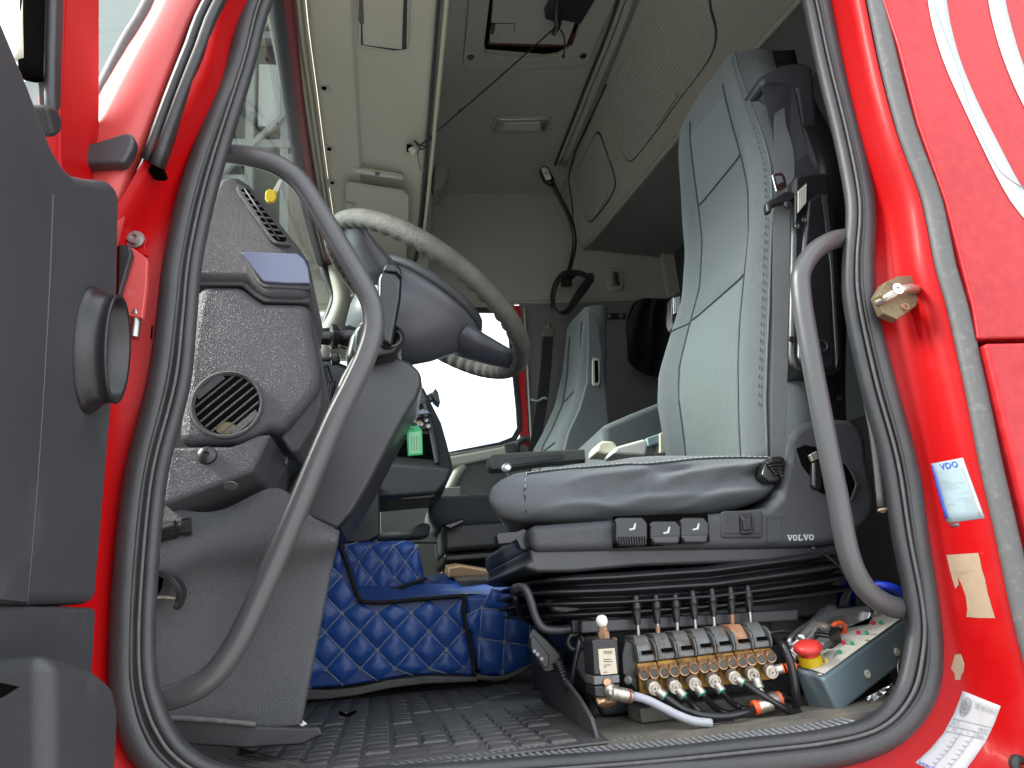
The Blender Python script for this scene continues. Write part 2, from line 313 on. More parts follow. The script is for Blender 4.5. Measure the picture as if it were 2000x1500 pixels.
def torus(name, c, axis, R_, r, m, par=None, seg=28, rs=8, arc=(0, 2 * math.pi), ref=(0, 0, 1)):
    u, v, a = frame_of(axis, ref); c = V(c); full = arc[1] - arc[0] > 6.28
    pts = [c + u * (R_ * math.cos(t)) + v * (R_ * math.sin(t)) for t in [arc[0] + (arc[1] - arc[0]) * i / seg for i in range(seg + (0 if full else 1))]]
    return tube(name, pts, r, m, par, seg=rs, closed=full, smooth_path=False)
def bvh(o):
    dg = bpy.context.evaluated_depsgraph_get(); return BVHTree.FromObject(o, dg)
class Hit:
    def __init__(s, obs): s.t = [BVHTree.FromPolygons([v.co.copy() for v in o.data.vertices], [tuple(p.vertices) for p in o.data.polygons]) for o in obs]
    def near(s, px, py):
        for r in range(4, 160, 4):
            for a in range(12):
                d = ray(px + r * math.cos(a * .5236), py + r * math.sin(a * .5236)).normalized()
                for t in s.t:
                    h = t.ray_cast(CAM, d)
                    if h[0] is not None:
                        e = ray(px, py).normalized(); q = (h[0] - CAM).dot(h[1]) / e.dot(h[1]); return CAM + e * q
        return None
    def __call__(s, px, py, off=.0012):
        d = ray(px, py).normalized(); best = None
        for t in s.t:
            h = t.ray_cast(CAM, d)
            if h[0] is not None and (best is None or h[3] < best[3]): best = h
        if best is None:
            k = s.near(px, py)
            return k
        n = best[1] if best[1].dot(d) < 0 else -best[1]
        return best[0] + n * off
def decal(name, hit, quad, m, par=None, nu=6, nv=6, off=.0012, solid=.0006):
    """thin sticker laid on the surface below: four corners, subdivided and seated on the real surface"""
    rows = []
    for j in range(nv + 1):
        r = []
        for i in range(nu + 1):
            u, v_ = i / nu, j / nv
            x = (quad[0][0] * (1 - u) + quad[1][0] * u) * (1 - v_) + (quad[3][0] * (1 - u) + quad[2][0] * u) * v_
            y = (quad[0][1] * (1 - u) + quad[1][1] * u) * (1 - v_) + (quad[3][1] * (1 - u) + quad[2][1] * u) * v_
            p = hit(x, y, off)
            if p is None: return None
            r.append(p)
        rows.append(r)
    return grid(name, rows, m, par, smooth=True, solid=solid)
def quadpt(q, u, v_): return ((q[0][0] * (1 - u) + q[1][0] * u) * (1 - v_) + (q[3][0] * (1 - u) + q[2][0] * u) * v_, (q[0][1] * (1 - u) + q[1][1] * u) * (1 - v_) + (q[3][1] * (1 - u) + q[2][1] * u) * v_)
def subquad(q, u0, v0, u1, v1): return [quadpt(q, u0, v0), quadpt(q, u1, v0), quadpt(q, u1, v1), quadpt(q, u0, v1)]
def text(name, s, o, xd, yd, h, m, par=None, ext=.0004, warp=None, bold=0, wscale=1.0):
    cu = bpy.data.curves.new(name, 'FONT'); cu.body = s; cu.size = 1; cu.resolution_u = 2; cu.offset = bold
    if not warp: cu.extrude = ext / h
    to = bpy.data.objects.new(name, cu); COL.objects.link(to); dg = bpy.context.evaluated_depsgraph_get()
    me = bpy.data.meshes.new_from_object(to.evaluated_get(dg)); bpy.data.objects.remove(to); bpy.data.curves.remove(cu)
    me.name = name
    if warp:
        xs = [v.co.x for v in me.vertices]; ys = [v.co.y for v in me.vertices]
        x0, x1, y0, y1 = min(xs), max(xs), min(ys), max(ys)
        for v in me.vertices: v.co = warp((v.co.x - x0) / (x1 - x0), 1 - (v.co.y - y0) / (y1 - y0))
    else:
        xd = V(xd).normalized(); yd = V(yd).normalized(); nd = xd.cross(yd)
        for v in me.vertices: v.co = V(o) + xd * (v.co.x * h * wscale) + yd * (v.co.y * h) + nd * (v.co.z * h)
    return mobj(name, me, m, par)
def textdecal(name, s, hit, quad, m, par=None, off=.002, bold=0):
    def wp(u, v_):
        p = hit(*quadpt(quad, u, v_), off); return p if p is not None else PY(*quadpt(quad, u, v_), 0)
    return text(name, s, None, None, None, 1, m, par, warp=wp, bold=bold)
# ================================================================ surroundings
g = mesh('ground', [(-300, -300, -1.35), (300, -300, -1.35), (300, 300, -1.35), (-300, 300, -1.35)], [(0, 1, 2, 3)], 'pale_concrete'); struct(g)
fb = thing('silo_tower', 'tall dark clad tower with pale beams seen through the windscreen', 'tower', (-1.65, 10, -1.35))
rbox('white_plinth', (-1.84, 10, .8), (2.28, .6, 4.3), 'facwhite', fb, bev=0)
rbox('beige_band', (-1.84, 10, 3.75), (2.28, .7, 1.6), 'facade', fb, bev=0)
rbox('dark_cladding', (-1.84, 10, 8.0), (2.28, .5, 6.9), 'steel', fb, bev=0)
for i in range(4): rbox('mullion', (-.85 - i * .53, 9.62, 8.0), (.12, .2, 6.9), 'beam', fb, bev=0)
for i in range(3): rbox('transom', (-1.84, 9.6, 5.4 + i * 2.1), (2.28, .18, .14), 'beam', fb, bev=0)
for i in range(3): rbox('window', (-1.1 - i * .53, 9.68, 6.4 + (i % 2) * 2.1), (.34, .1, 1.2), 'facwhite', fb, bev=0)
for i in range(3): rbox('brace', (-1.65, 9.5, 5.6 + i * 2.1), (.08, .08, 2.5), 'beam', fb, bev=0, rot=Matrix.Rotation(.7, 3, 'Y'))
# ================================================================ cab body
body = thing('truck_cab', 'red truck cab with the driver door standing open', 'truck', (0.25, 0, -1.35))
# seal loops (outer edge of the door opening), photo points -> plane Y
SEAL_OUT = [(494, 0), (457, 135), (383, 340), (346, 500), (331, 625), (313, 750), (276, 900), (260, 1000), (247, 1150), (243, 1250), (242, 1325), (249, 1375), (262, 1425), (290, 1478), (345, 1522), (460, 1548), (700, 1548), (1000, 1530), (1250, 1510), (1500, 1488), (1650, 1468), (1740, 1432), (1795, 1372), (1816, 1300), (1812, 1200), (1790, 1050), (1768, 900), (1728, 750), (1693, 600), (1687, 520), (1691, 433), (1686, 370), (1663, 260), (1631, 130), (1604, 0),
 (1575, -130), (1540, -250), (1470, -370), (1340, -430), (1100, -440), (900, -420), (760, -370), (660, -280), (570, -140)]
SEAL_IN = [(521, 0), (483, 135), (420, 340), (383, 500), (370, 625), (357, 750), (318, 900), (303, 1000), (291, 1150), (287, 1250), (291, 1325), (303, 1375), (325, 1425), (362, 1472), (430, 1508), (560, 1522), (800, 1510), (1000, 1496), (1250, 1478), (1450, 1457), (1600, 1440), (1700, 1414), (1755, 1360), (1778, 1290), (1785, 1200), (1757, 1050), (1733, 900), (1692, 750), (1661, 600), (1657, 520), (1664, 433), (1660, 370), (1638, 260), (1606, 130), (1578, 0),
 (1548, -120), (1512, -235), (1440, -340), (1320, -395), (1100, -405), (900, -388), (780, -340), (690, -260), (596, -130)]
SO = YS(SEAL_OUT, 0.0); SI = YS(SEAL_IN, 0.004)
tube('door_seal', SO, .0165, 'seal', body, seg=14, n=5, closed=True, flat=.9)
tube('inner_door_seal', SI, lambda t: .0092, 'seal', body, seg=10, n=5, closed=True, flat=1.3)
# thin lip with fine notches between the two lobes
LIP = [a.lerp(b, .42) + V((0, -.011, 0)) for a, b in zip(SO, SI)]
tube('seal_lip', LIP, .0035, 'rubber', body, seg=6, n=5, closed=True)
tube('seal_rib', [a.lerp(b, .78) + V((0, -.0135, 0)) for a, b in zip(SO, SI)], .0022, 'strip', body, seg=6, n=5, closed=True)
# jamb: ring of sheet metal from the seal to the outer skin
OUTER = [(428, 0), (388, 135), (262, 345), (170, 500), (150, 625), (140, 750), (128, 900), (120, 1000), (110, 1150), (100, 1250), (95, 1325), (92, 1375), (90, 1425), (88, 1478), (120, 1590), (300, 1680), (700, 1720), (1000, 1720), (1250, 1720), (1500, 1710), (1750, 1690), (1930, 1640), (2030, 1530), (2026, 1400), (1978, 1200), (1946, 1050), (1912, 900), (1882, 750), (1848, 600), (1825, 520), (1808, 433), (1792, 370), (1751, 260), (1716, 130), (1689, 0),
 (1660, -140), (1610, -290), (1520, -430), (1360, -490), (1100, -500), (880, -480), (720, -430), (610, -330), (520, -170)]
rows = []
S0 = [p for p in cat_rom(SO, 6, True)]; S1 = [p for p in cat_rom(YS(OUTER, -.082), 6, True)]
nS = len(S0)
for t, dy in ((0.0, .012), (.12, .012), (.3, .010), (.55, .0), (.72, -.012), (.8, -.034), (.86, -.05), (1.0, -.082)):
    # project-consistent blend: positions between the loops, Y follows the pressed profile
    r = []
    for a, b in zip(S0, S1):
        q = a.lerp(b, t); q = V((q.x, dy, q.z)); r.append(q)
    rows.append(r)
ring = grid('door_jamb', rows, 'red', body, closed_u=True, smooth=True, solid=.002)
# grey outer weatherstrip along the jamb edge (rear and foot of the opening)
i0, i1 = 22, 36
STRIP = [(x + 22, y) for x, y in OUTER[i0:i1]]
tube('outer_weatherstrip', YS(STRIP, -.088), .0155, 'strip', body, seg=14, n=6, flat=.7)
# outer side panels behind the door
UP = [(1727, -160), (1727, 0), (1757, 90), (1795, 240), (1849, 390), (1882, 520), (1903, 600), (1912, 662), (2300, 652), (2300, -160)]
upan = pyprism('side_panel', UP, -.102, .035, 'redout', body, bev=.004)
LO = [(1925, 669), (1962, 820), (2005, 990), (2060, 1200), (2100, 1500), (2400, 1500), (2400, 660)]
pyprism('lower_side_panel', LO, -.108, .03, 'redout', body, bev=.006)
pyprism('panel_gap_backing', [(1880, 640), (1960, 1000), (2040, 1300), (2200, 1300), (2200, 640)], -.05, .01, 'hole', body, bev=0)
hp = Hit([upan])
def stripe(name, left, right):
    Lc = crs([V((a, b, 0)) for a, b in left], 24); Rc = crs([V((a, b, 0)) for a, b in right], 24)
    rws = [[PY(l.x + (r.x - l.x) * k / 3, l.y + (r.y - l.y) * k / 3, -.1029) for k in range(4)] for l, r in zip(Lc, Rc)]
    return grid(name, rws, 'stripe', body, solid=.0006)
z9 = lambda L_: [(1500 + a / 2.308, b / 2.308) for a, b in L_]
stripe('white_stripe', z9([(708, -120), (720, 0), (745, 130), (800, 300), (880, 480), (960, 650), (1060, 850), (1154, 985), (1400, 1240), (1600, 1400)]), z9([(790, -120), (805, 0), (825, 120), (870, 280), (940, 450), (1040, 650), (1154, 860), (1250, 960), (1450, 1140), (1640, 1290)]))
stripe('white_stripe', z9([(985, -120), (993, 0), (1020, 130), (1070, 290), (1154, 480), (1300, 740), (1500, 980), (1700, 1130)]), z9([(1060, -120), (1070, 0), (1100, 130), (1154, 300), (1230, 450), (1380, 690), (1560, 880), (1740, 1000)]))
tube('crack_line', [hp(*p, .0016) for p in z9([(735, 0), (800, 170), (860, 330), (905, 480), (945, 590), (985, 680), (1040, 770), (1100, 820), (1153, 850)])], .0006, 'inkgrey', body, seg=5, n=4)
# A-pillar outer skin, rain strip and screen rubber
PIL_L = [(420, -260), (322, -10), (262, 100), (200, 215), (150, 330), (90, 480)]
PIL_R = [(560, -260), (404, -10), (345, 130), (282, 300), (262, 345), (230, 480)]
rows = []
for t, y in ((-.25, -.03), (0, -.066), (.12, -.07), (.5, -.075), (.8, -.074), (1, -.06)):
    rows.append([PY(a[0] + (b[0] - a[0]) * t, a[1] + (b[1] - a[1]) * t, y) for a, b in zip(PIL_L, PIL_R)])
rows = [crs(r, 20) for r in rows]
grid('pillar_skin', rows, 'redpink', body, solid=.002)
# dark rain channel
rl = [(540, -260), (395, 0), (362, 80), (318, 190), (276, 308)]; rr_ = [(590, -260), (446, 0), (410, 90), (367, 200), (320, 332)]
rows = []
for t, y in ((0, -.062), (.06, -.082), (.22, -.088), (.3, -.078), (.38, -.078), (.5, -.092), (.72, -.092), (.85, -.08), (1, -.05)):
    rows.append(crs([PY(a[0] + (b[0] - a[0]) * t, a[1] + (b[1] - a[1]) * t, y) for a, b in zip(rl, rr_)], 24))
grid('rain_channel', rows, 'rubber', body, solid=.003)
pyprism('rain_channel_end', [(277, 308), (290, 316), (318, 324), (321, 334), (312, 338), (298, 337), (285, 330)], -.068, .02, 'hole', body, bev=.002)
tube('screen_rubber', YS([(430, -260), (302, 0), (250, 90), (197, 195), (140, 310)], -.03), .014, 'strip', body, seg=10)
# little plastic deflector at the foot of the pillar
pyprism('deflector', [(150, 285), (200, 272), (238, 259), (256, 258), (263, 270), (258, 290), (248, 308), (240, 317), (150, 320)], -.095, .02, 'plastic', body, bev=.006, seg=3)
# hinge plates with bolts, hinge slot, scuffed flange
HJ = Hit([ring])
def plate(px, y, m='red', d=.006): return pyprism('hinge_plate', px, y, d, m, body, bev=.002)
plate([(196, 338), (241, 340), (240, 372), (228, 385), (196, 384)], -.03)
plate([(225, 452), (268, 457), (288, 462), (284, 480), (290, 500), (225, 492)], -.03)
plate([(233, 480), (258, 482), (288, 505), (286, 560), (278, 622), (228, 612)], -.035, 'redpink', .01)
pyprism('hinge_rubber', [(231, 476), (252, 478), (258, 495), (238, 560), (228, 600)], -.05, .012, 'rubber', body, bev=.004)
for p in ((264, 468), (219, 352)):
    o_ = PY(*p, -.032); lathe('hinge_bolt', o_, (0, -1, 0), [(.012, 0), (.012, .002), (.008, .002), (.008, .007), (.004, .007), (.004, .004)], 'metal', body, seg=16)
pyprism('hinge_slot', [(276, 628), (299, 636), (297, 662), (274, 655)], .0085, .004, 'hole', body, bev=0)
lathe('hinge_pin', PY(262, 660, -.03), (0, .1, 1), [(.006, 0), (.006, .03), (.009, .03), (.009, .036)], 'metal', body, seg=12)
# striker (latch) on the rear jamb
SY = sum(HJ(x_, y_, 0).y for x_, y_ in ((1757, 582), (1795, 545), (1800, 570))) / 3
st = thing('door_striker', 'dirty brass door latch striker bolted to the red rear jamb', 'latch', PY(1757, 582, 0))
oc = [(1712, 577), (1727, 552), (1756, 538), (1792, 538), (1806, 562), (1790, 598), (1754, 624), (1726, 612)]
pyprism('base_plate', oc, SY - .004, .016, 'olive', st, bev=.002)
tube('striker_bar', [PY(1714, 592, SY - .012), PY(1735, 580, SY - .03), PY(1755, 568, SY - .034), PY(1775, 563, SY - .026), PY(1790, 566, SY - .008)], .0065, 'fitting', st, seg=10)
rbox('striker_arm', PY(1734, 578, SY - .02), (.036, .02, .013), 'olive', st, bev=.003, rot=Matrix.Rotation(-.35, 3, 'Y'))
lathe('screw', PY(1751, 566, SY - .036), (0, -1, .05), [(.0085, 0), (.0085, .004), (.0035, .004), (.0035, .002)], 'chrome', st, seg=14)
lathe('screw', PY(1767, 600, SY - .004), (0, -1, .05), [(.006, 0), (.006, .003), (.003, .003), (.003, .001)], 'rustlever', st, seg=12)
# stickers
q = [(1819, 906), (1882, 894), (1925, 1012), (1851, 1022)]
s1 = thing('printed_sticker', 'pale blue sticker headed VDO on the red door jamb', 'sticker', PY(1870, 960, 0))
decal('paper', HJ, q, 'labelblue', s1)
decal('blue_edge', HJ, subquad(q, 0, .03, .075, .93), 'inkblue', s1, 1, 6, off=.0022)
decal('pale_border', HJ, subquad(q, .9, .02, .995, .98), 'label', s1, 1, 6, off=.0022)
textdecal('heading', 'VDO', HJ, subquad(q, .26, .03, .8, .13), 'inkblue', s1, off=.0026, bold=.012)
for k, (s, u0, u1) in enumerate([('VDO kft', .12, .36), ('Auto Service', .12, .45), ('A Brandex Haas 2 C, Rep', .12, .8), ('Tel Novegen (P)', .12, .55), ('2 Unit capital EU', .12, .62)]):
    textdecal('print_line', s, HJ, subquad(q, u0, .30 + .035 * k, u1, .322 + .035 * k), 'inkgrey', s1, off=.0026)
for k, (s, u0, u1, v_) in enumerate([('Teg 0127', .62, .84, .545), ('Teg', .13, .2, .575), ('1234567980123456', .5, .94, .625), ('W8000 km', .62, .9, .675), ('Parameter', .14, .38, .69), ('1600 imp/km', .6, .9, .725), ('R12 mm', .62, .9, .77), ('2012 mm', .62, .84, .815), ('W', .14, .2, .75), ('L', .14, .18, .82)]):
    textdecal('print_line', s, HJ, subquad(q, u0, v_, u1, v_ + .022), 'inkgrey', s1, off=.0026)
decal('dark_tab', HJ, [(1857, 1024), (1874, 1021), (1876, 1028), (1859, 1030)], 'ink', s1, 2, 2)
def outline_decal(name, px, m, par=None, off=.0014, n=0):
    """irregular scrap of sticker: fan triangulated outline seated on the jamb"""
    pts = [HJ(x, y, off) for x, y in px]; k = len(pts)
    me_v = pts; return mesh(name, me_v, [tuple(range(k))], m, par, solid=.0005)
tag(outline_decal('torn_sticker', [(1849, 1084), (1880, 1082), (1912, 1080), (1916, 1095), (1919, 1112), (1925, 1130), (1931, 1160), (1938, 1184), (1945, 1207), (1915, 1207), (1889, 1205), (1891, 1190), (1888, 1165), (1879, 1140), (1872, 1127), (1874, 1142), (1868, 1150), (1862, 1135), (1857, 1118)], 'tan'), 'torn tan sticker remains on the red jamb below the pale blue sticker', 'sticker')
tag(outline_decal('paint_chip', [(1866, 1278), (1877, 1277), (1880, 1285), (1884, 1296), (1882, 1312), (1877, 1320), (1876, 1328), (1865, 1328), (1864, 1316), (1857, 1305), (1861, 1293), (1863, 1283)], 'tan'), 'small tan patch of bare paint above the white alignment label', 'paint chip')
s2 = thing('alignment_label', 'white printed alignment table label curving round the foot of the red jamb', 'label', PY(1880, 1430, 0))
A = [(1880, 1349), (1863, 1393), (1842, 1432), (1815, 1464), (1786, 1490)]; B = [(1956, 1379), (1944, 1412), (1926, 1450), (1902, 1485), (1868, 1530)]
def lab(u, v_):
    v_ = max(0, min(.9999, v_)); i = int(v_ * 4); f = v_ * 4 - i
    a = (A[i][0] * (1 - f) + A[i + 1][0] * f, A[i][1] * (1 - f) + A[i + 1][1] * f); b = (B[i][0] * (1 - f) + B[i + 1][0] * f, B[i][1] * (1 - f) + B[i + 1][1] * f)
    return a[0] + (b[0] - a[0]) * u, a[1] + (b[1] - a[1]) * u
def labgrid(name, u0, v0, u1, v1, m, off, nu=4, nv=8):
    rws = [[HJ(*lab(u0 + (u1 - u0) * i / nu, v0 + (v1 - v0) * j / nv), off) for i in range(nu + 1)] for j in range(nv + 1)]
    return grid(name, rws, m, s2, solid=.0004)
def labtext(s, u0, v0, u1, v1, m='inkgrey', bold=0):
    return text('print', s, None, None, None, 1, m, s2, warp=lambda u, v_: HJ(*lab(u0 + (u1 - u0) * u, v0 + (v1 - v0) * v_), .003), bold=bold)
labgrid('paper', 0, 0, 1, 1, 'label', .0014, 6, 20)
for v_ in (.31, .40, .47): labgrid('rule', .02, v_, .98, v_ + .006, 'inkgrey', .0026, 6, 1)
for u in (.36, .66): labgrid('rule', u, .40, u + .008, .995, 'inkgrey', .0026, 1, 12)
for k in range(7):
    labgrid('tick', .27, .53 + k * .062, .355, .535 + k * .062, 'inkgrey', .0026, 1, 1)
    labgrid('tick', .56, .545 + k * .062, .655, .55 + k * .062, 'inkgrey', .0026, 1, 1)
labtext('OP 41104-3', .40, .07, .97, .14); labtext('X1', .05, .325, .2, .385); labtext('.........', .22, .37, .62, .376); labtext('mm', .74, .345, .95, .385)
labtext('X2', .12, .42, .24, .455); labtext('Y', .48, .42, .54, .455); labtext('Date', .72, .415, .93, .46); labtext('VOLVO', .04, .955, .55, .995, 'inkblue', .02)
for (ru, rv, nn) in ((.115, .105, 26),):
    pts = [HJ(*lab(.2 + ru * math.cos(t), .155 + rv * math.sin(t)), .003) for t in [2 * math.pi * i / nn for i in range(nn)]]
    tube('emblem_ring', pts, .0006, 'inkgrey', s2, seg=5, closed=True, smooth_path=False)
for k in range(11):
    t = 2 * math.pi * k / 10; rr0 = .06 if k < 10 else 0
    c = HJ(*lab(.2 + rr0 * math.cos(t), .155 + rr0 * .95 * math.sin(t)), .0026)
    lathe('emblem_dot', c, (0, -1, .1), [(.0022, 0), (.0022, .0006)], 'inkgrey', s2, seg=8)
lathe('rubber_plug', HJ(1985, 1492, 0), (0, -1, 0), [(.011, 0), (.011, .006), (.007, .009), (.003, .009), (.003, .004)], 'rubber', body, seg=16)
# structural shell that closes the cab (roof, rear, floor pan, near side above and behind the opening)
rbox('roof_shell', (.66, 1.15, 2.24), (1.8, 2.55, .06), 'redout', body, bev=.01)
rbox('rear_shell', (1.53, 1.15, .9), (.06, 2.5, 2.7), 'redout', body, bev=.01)
rbox('floor_pan', (.3, 1.2, -.12), (2.3, 2.3, .05), 'floor', body, bev=0)
pyprism('rear_side_shell', [(1745, -300), (1745, 0), (1880, 450), (1930, 660), (2010, 1000), (2090, 1600), (2900, 1600), (2900, -300)], -.06, .01, 'redout', body, bev=0)
mesh('cantrail_shell', [(.0, -.08, 1.42), (1.5, -.08, 1.42), (1.5, -.02, 2.22), (-.2, -.02, 2.22)], [(0, 1, 2, 3)], 'redout', body, solid=.004)
mesh('front_shell', [(-.78, -.1, -.5), (-.78, 2.4, -.5), (-.74, 2.4, .62), (-.74, -.1, .62)], [(0, 1, 2, 3)], 'redout', body, solid=.01)
# sill tread under the seal
# ================================================================ open door
XD = -.30
door = thing('cab_door', 'open driver door with worn dark grey inner trim', 'door', (XD, -.5, -.4))
def PXs(pts, x=XD): return [PX(a, b, x) for a, b in pts]
EDGE = [(0, 20), (28, 88), (58, 160), (85, 232), (105, 285), (128, 322), (150, 342), (185, 350), (218, 352), (232, 366), (236, 392), (233, 560), (222, 800), (205, 1000), (190, 1178)]
far = [V((XD, -.95, .05)), V((XD, -.95, PX(0, 20, XD).z + .06))]
up = PXs(EDGE) + [V((XD, PX(190, 1178, XD).y - .26, PX(0, 1190, XD).z)), far[0] + V((0, 0, PX(0, 1190, XD).z - .05)), far[1]]
prism('upper_trim', up, (-.05, 0, 0), 'door', door, bev=.012, seg=4)
zl = PX(0, 1196, XD).z
lowp = PXs([(190, 1186), (172, 1500)]) + [V((XD, -.09, -.5)), V((XD, -.95, -.5)), V((XD, -.95, zl)), ]
prism('lower_trim', lowp, (-.05, 0, 0), 'door', door, bev=.006, seg=3)
tube('trim_crease', PXs([(103, 380), (96, 560), (82, 800), (68, 1000), (52, 1180)], XD + .0005), .0014, 'plastic', door, seg=6)
tf_ = [PX(100, 395, XD), PX(82, 800, XD), PX(54, 1176, XD)]
mesh('trim_face', [tf_[0], tf_[1], tf_[2], V((XD + .035, -.6, tf_[2].z)), V((XD + .035, -.6, tf_[1].z)), V((XD + .035, -.6, tf_[0].z + .05))], [(0, 1, 4, 5), (1, 2, 3, 4)], 'door', door, solid=.002)
# armrest / pocket at the foot
pk = [(-60, 1285), (0, 1300), (60, 1318), (100, 1345), (112, 1400), (104, 1500), (90, 1600), (-60, 1700)]
prism('map_pocket', [V((XD, p.y, p.z)) for p in PXs(pk)], (.055, 0, 0), 'door', door, bev=.02, seg=5)
tube('pocket_edge', PXs([(70, 1312), (108, 1330), (118, 1380), (112, 1450), (100, 1560)], XD + .004), .004, 'strip', door, seg=8)
prism('pull_recess', PXs([(-40, 1330), (0, 1335), (32, 1342), (0, 1362), (-40, 1375)], XD + .056), (.002, 0, 0), 'hole', door, bev=0)
# demister duct that mates with the dash outlet
def ell(c, u, v_, a, b, n=28): return [c + u * (a * math.cos(t)) + v_ * (b * math.sin(t)) for t in [2 * math.pi * i / n for i in range(n)]]
c0 = PX(176, 682, XD); ax = V((1, .0, 0)).normalized(); uu = V((0, 1, 0)); vv = V((0, 0, 1))
rings = []
for (h, a, b) in ((-.01, .044, .07), (.003, .044, .07), (.008, .040, .066), (.014, .036, .061), (.024, .035, .059), (.027, .037, .061), (.029, .035, .059), (.027, .032, .056), (.0, .026, .05), (-.02, .022, .046)):
    rings.append(ell(c0 + ax * h, uu, vv, a, b))
grid('demister_duct', rings, 'black', door, closed_u=True, cap=True)
# window frame post, glass run, red outer skin
def post(name, px, x, d, m, bev=.006): return prism(name, PXs(px, x), (d, 0, 0), m, door, bev=bev, seg=3)
tube('glass_channel_core', PXs([(70, -200), (64, 0), (60, 150)], -.345), .012, 'hole', door, seg=8)
post('window_post', [(128, -200), (196, -200), (196, 0), (196, 345), (210, 700), (150, 700), (118, 300), (118, 200), (126, 0)], -.345, -.025, 'red')
post('glass_channel', [(75, -200), (128, -200), (126, 0), (120, 210), (108, 232), (92, 210), (80, 0)], -.335, -.008, 'rubber', .002)
tube('glass_channel_lip', PXs([(106, -200), (102, 0), (98, 190), (104, 225)], -.332), .006, 'seal', door, seg=8)
post('channel_foot', [(92, 205), (112, 206), (126, 236), (122, 262), (108, 270)], -.322, -.03, 'rubber')
mesh('window_pane', [V((-.385, -.95, .5)), V((-.385, -.14, .3)), V((-.385, -.14, 1.35)), V((-.385, -.95, 1.35))], [(0, 1, 2, 3)], 'doorglass', door)
mesh('outer_skin', [V((-.41, -.97, -.5)), V((-.41, -.10, -.5)), V((-.41, -.10, .42)), V((-.41, -.3, .46)), V((-.41, -.97, .62))], [(0, 1, 2, 3, 4)], 'red', door, solid=.02)
rbox('rear_frame', (-.37, -.95, 1.0), (.06, .05, .9), 'red', door, bev=.01)
tube('glass_edge_bead', PXs([(58, -200), (52, 0), (46, 120)], -.35), .008, 'beige2', door, seg=6)
# ================================================================ interior shell
ZR, YF, XR = 2.15, 2.28, 1.47
fl = mesh('floor', [(-.7, .03, -.03), (1.5, .03, -.03), (1.5, 2.3, -.03), (-.7, 2.3, -.03)], [(0, 1, 2, 3)], 'floor', solid=.01); struct(fl)
rf = rbox('roof_lining', (.82, 1.14, ZR + .02), (1.4, 2.36, .04), 'roof', bev=.01); struct(rf)
rw = rbox('rear_wall', (XR + .015, 1.14, 1.0), (.03, 2.36, 2.36), 'darktrim', bev=0); struct(rw)
nw = mesh('near_side_lining', [(.86, .035, -.1), (1.49, .035, -.1), (1.49, .035, 2.15), (.98, .035, 2.15)], [(0, 1, 2, 3)], 'darktrim', solid=.01); struct(nw)
nc = mesh('door_head_lining', [(-.4, .03, 1.52), (1.0, .03, 1.52), (1.0, .06, 2.15), (-.4, .06, 2.15)], [(0, 1, 2, 3)], 'roof', solid=.02); struct(nc)
# far side wall pieces around the passenger window
fw_ = thing('far_side_wall', 'far side of the cab interior with passenger door, lining and window', 'cab wall', (.5, YF, 0)); 
HOLE = [(690, 640), (700, 612), (730, 600), (960, 603), (984, 608), (994, 660), (1003, 730), (1010, 800), (1011, 835), (1002, 853), (975, 862), (882, 880), (690, 918)]
def far_piece(name, px, m, dy=0, d=.03, bev=.004): return pyprism(name, px, YF + dy, d, m, fw_, bev=bev)
far_piece('upper_lining', [(560, 300), (1330, 300), (1312, 583), (1180, 587), (985, 592), (690, 594), (560, 594)], 'roof', .0)
tube('lining_seam', YS([(850, 371), (960, 362), (1057, 354)], YF - .004), .004, 'seam', fw_, seg=6)
tube('lining_edge', YS([(700, 593), (985, 591), (1180, 586), (1312, 582)], YF - .004), .007, 'pale', fw_, seg=6)
far_piece('rear_trim', [(1014, 594), (1330, 584), (1360, 1420), (1040, 1420), (1030, 880), (1022, 730)], 'greywall', .004)
far_piece('window_frame', [(1000, 596), (1016, 596), (1026, 730), (1034, 860), (1042, 1000), (1020, 1000), (1016, 850), (1010, 740), (1004, 680)], 'red2', -.002)
tube('frame_trim', YS([(1024, 600), (1031, 730), (1038, 860), (1044, 960)], YF - .004), .006, 'pale', fw_, seg=6)
far_piece('window_seal', [(690, 596), (985, 600), (1004, 640), (1012, 730), (1019, 800), (1020, 838), (1008, 862), (978, 871), (882, 889), (690, 928), (690, 918), (882, 881), (975, 863), (1000, 853), (1010, 835), (1008, 800), (1001, 730), (993, 655), (983, 610), (690, 607)], 'rubber', -.008, .02)
far_piece('window_head', [(560, 592), (1000, 592), (1010, 600), (560, 606)], 'pale', .002)
fpn = mesh('window_pane', YS([(640, 590), (1015, 590), (1015, 880), (640, 940)], YF + .02), [(0, 1, 2, 3)], 'glass', fw_)
tube('pane_mark', YS([(977, 832), (990, 830)], YF + .017), .0012, 'inkgrey', fpn, seg=5)
tube('pane_mark', YS([(977, 838), (991, 836)], YF + .017), .0012, 'inkgrey', fpn, seg=5)
far_piece('door_panel', [(600, 930), (882, 884), (980, 868), (1014, 858), (1034, 872), (1080, 1420), (560, 1420)], 'greywall', -.03, .06, .01)
far_piece('quarter_panel', [(150, 985), (602, 928), (562, 1420), (150, 1420)], 'greywall', -.02, .04, .004)
far_piece('door_top_trim', [(868, 893), (980, 872), (1006, 862), (1018, 872), (1012, 888), (960, 896), (885, 912), (870, 905)], 'pale', -.06, .04, .012)
far_piece('door_pull', [(985, 868), (1005, 864), (1010, 885), (990, 890)], 'plastic', -.075, .02, .004)
tube('door_handle', YS([(1008, 885), (1010, 868), (1022, 858), (1034, 858)], YF - .06), .014, 'dashfine', fw_, seg=10)
lathe('speaker_grille', PY(940, 962, YF - .03), (0, -1, 0), [(.14, 0), (.14, .006), (.125, .01), (.0, .013)], 'strip', fw_, seg=36)
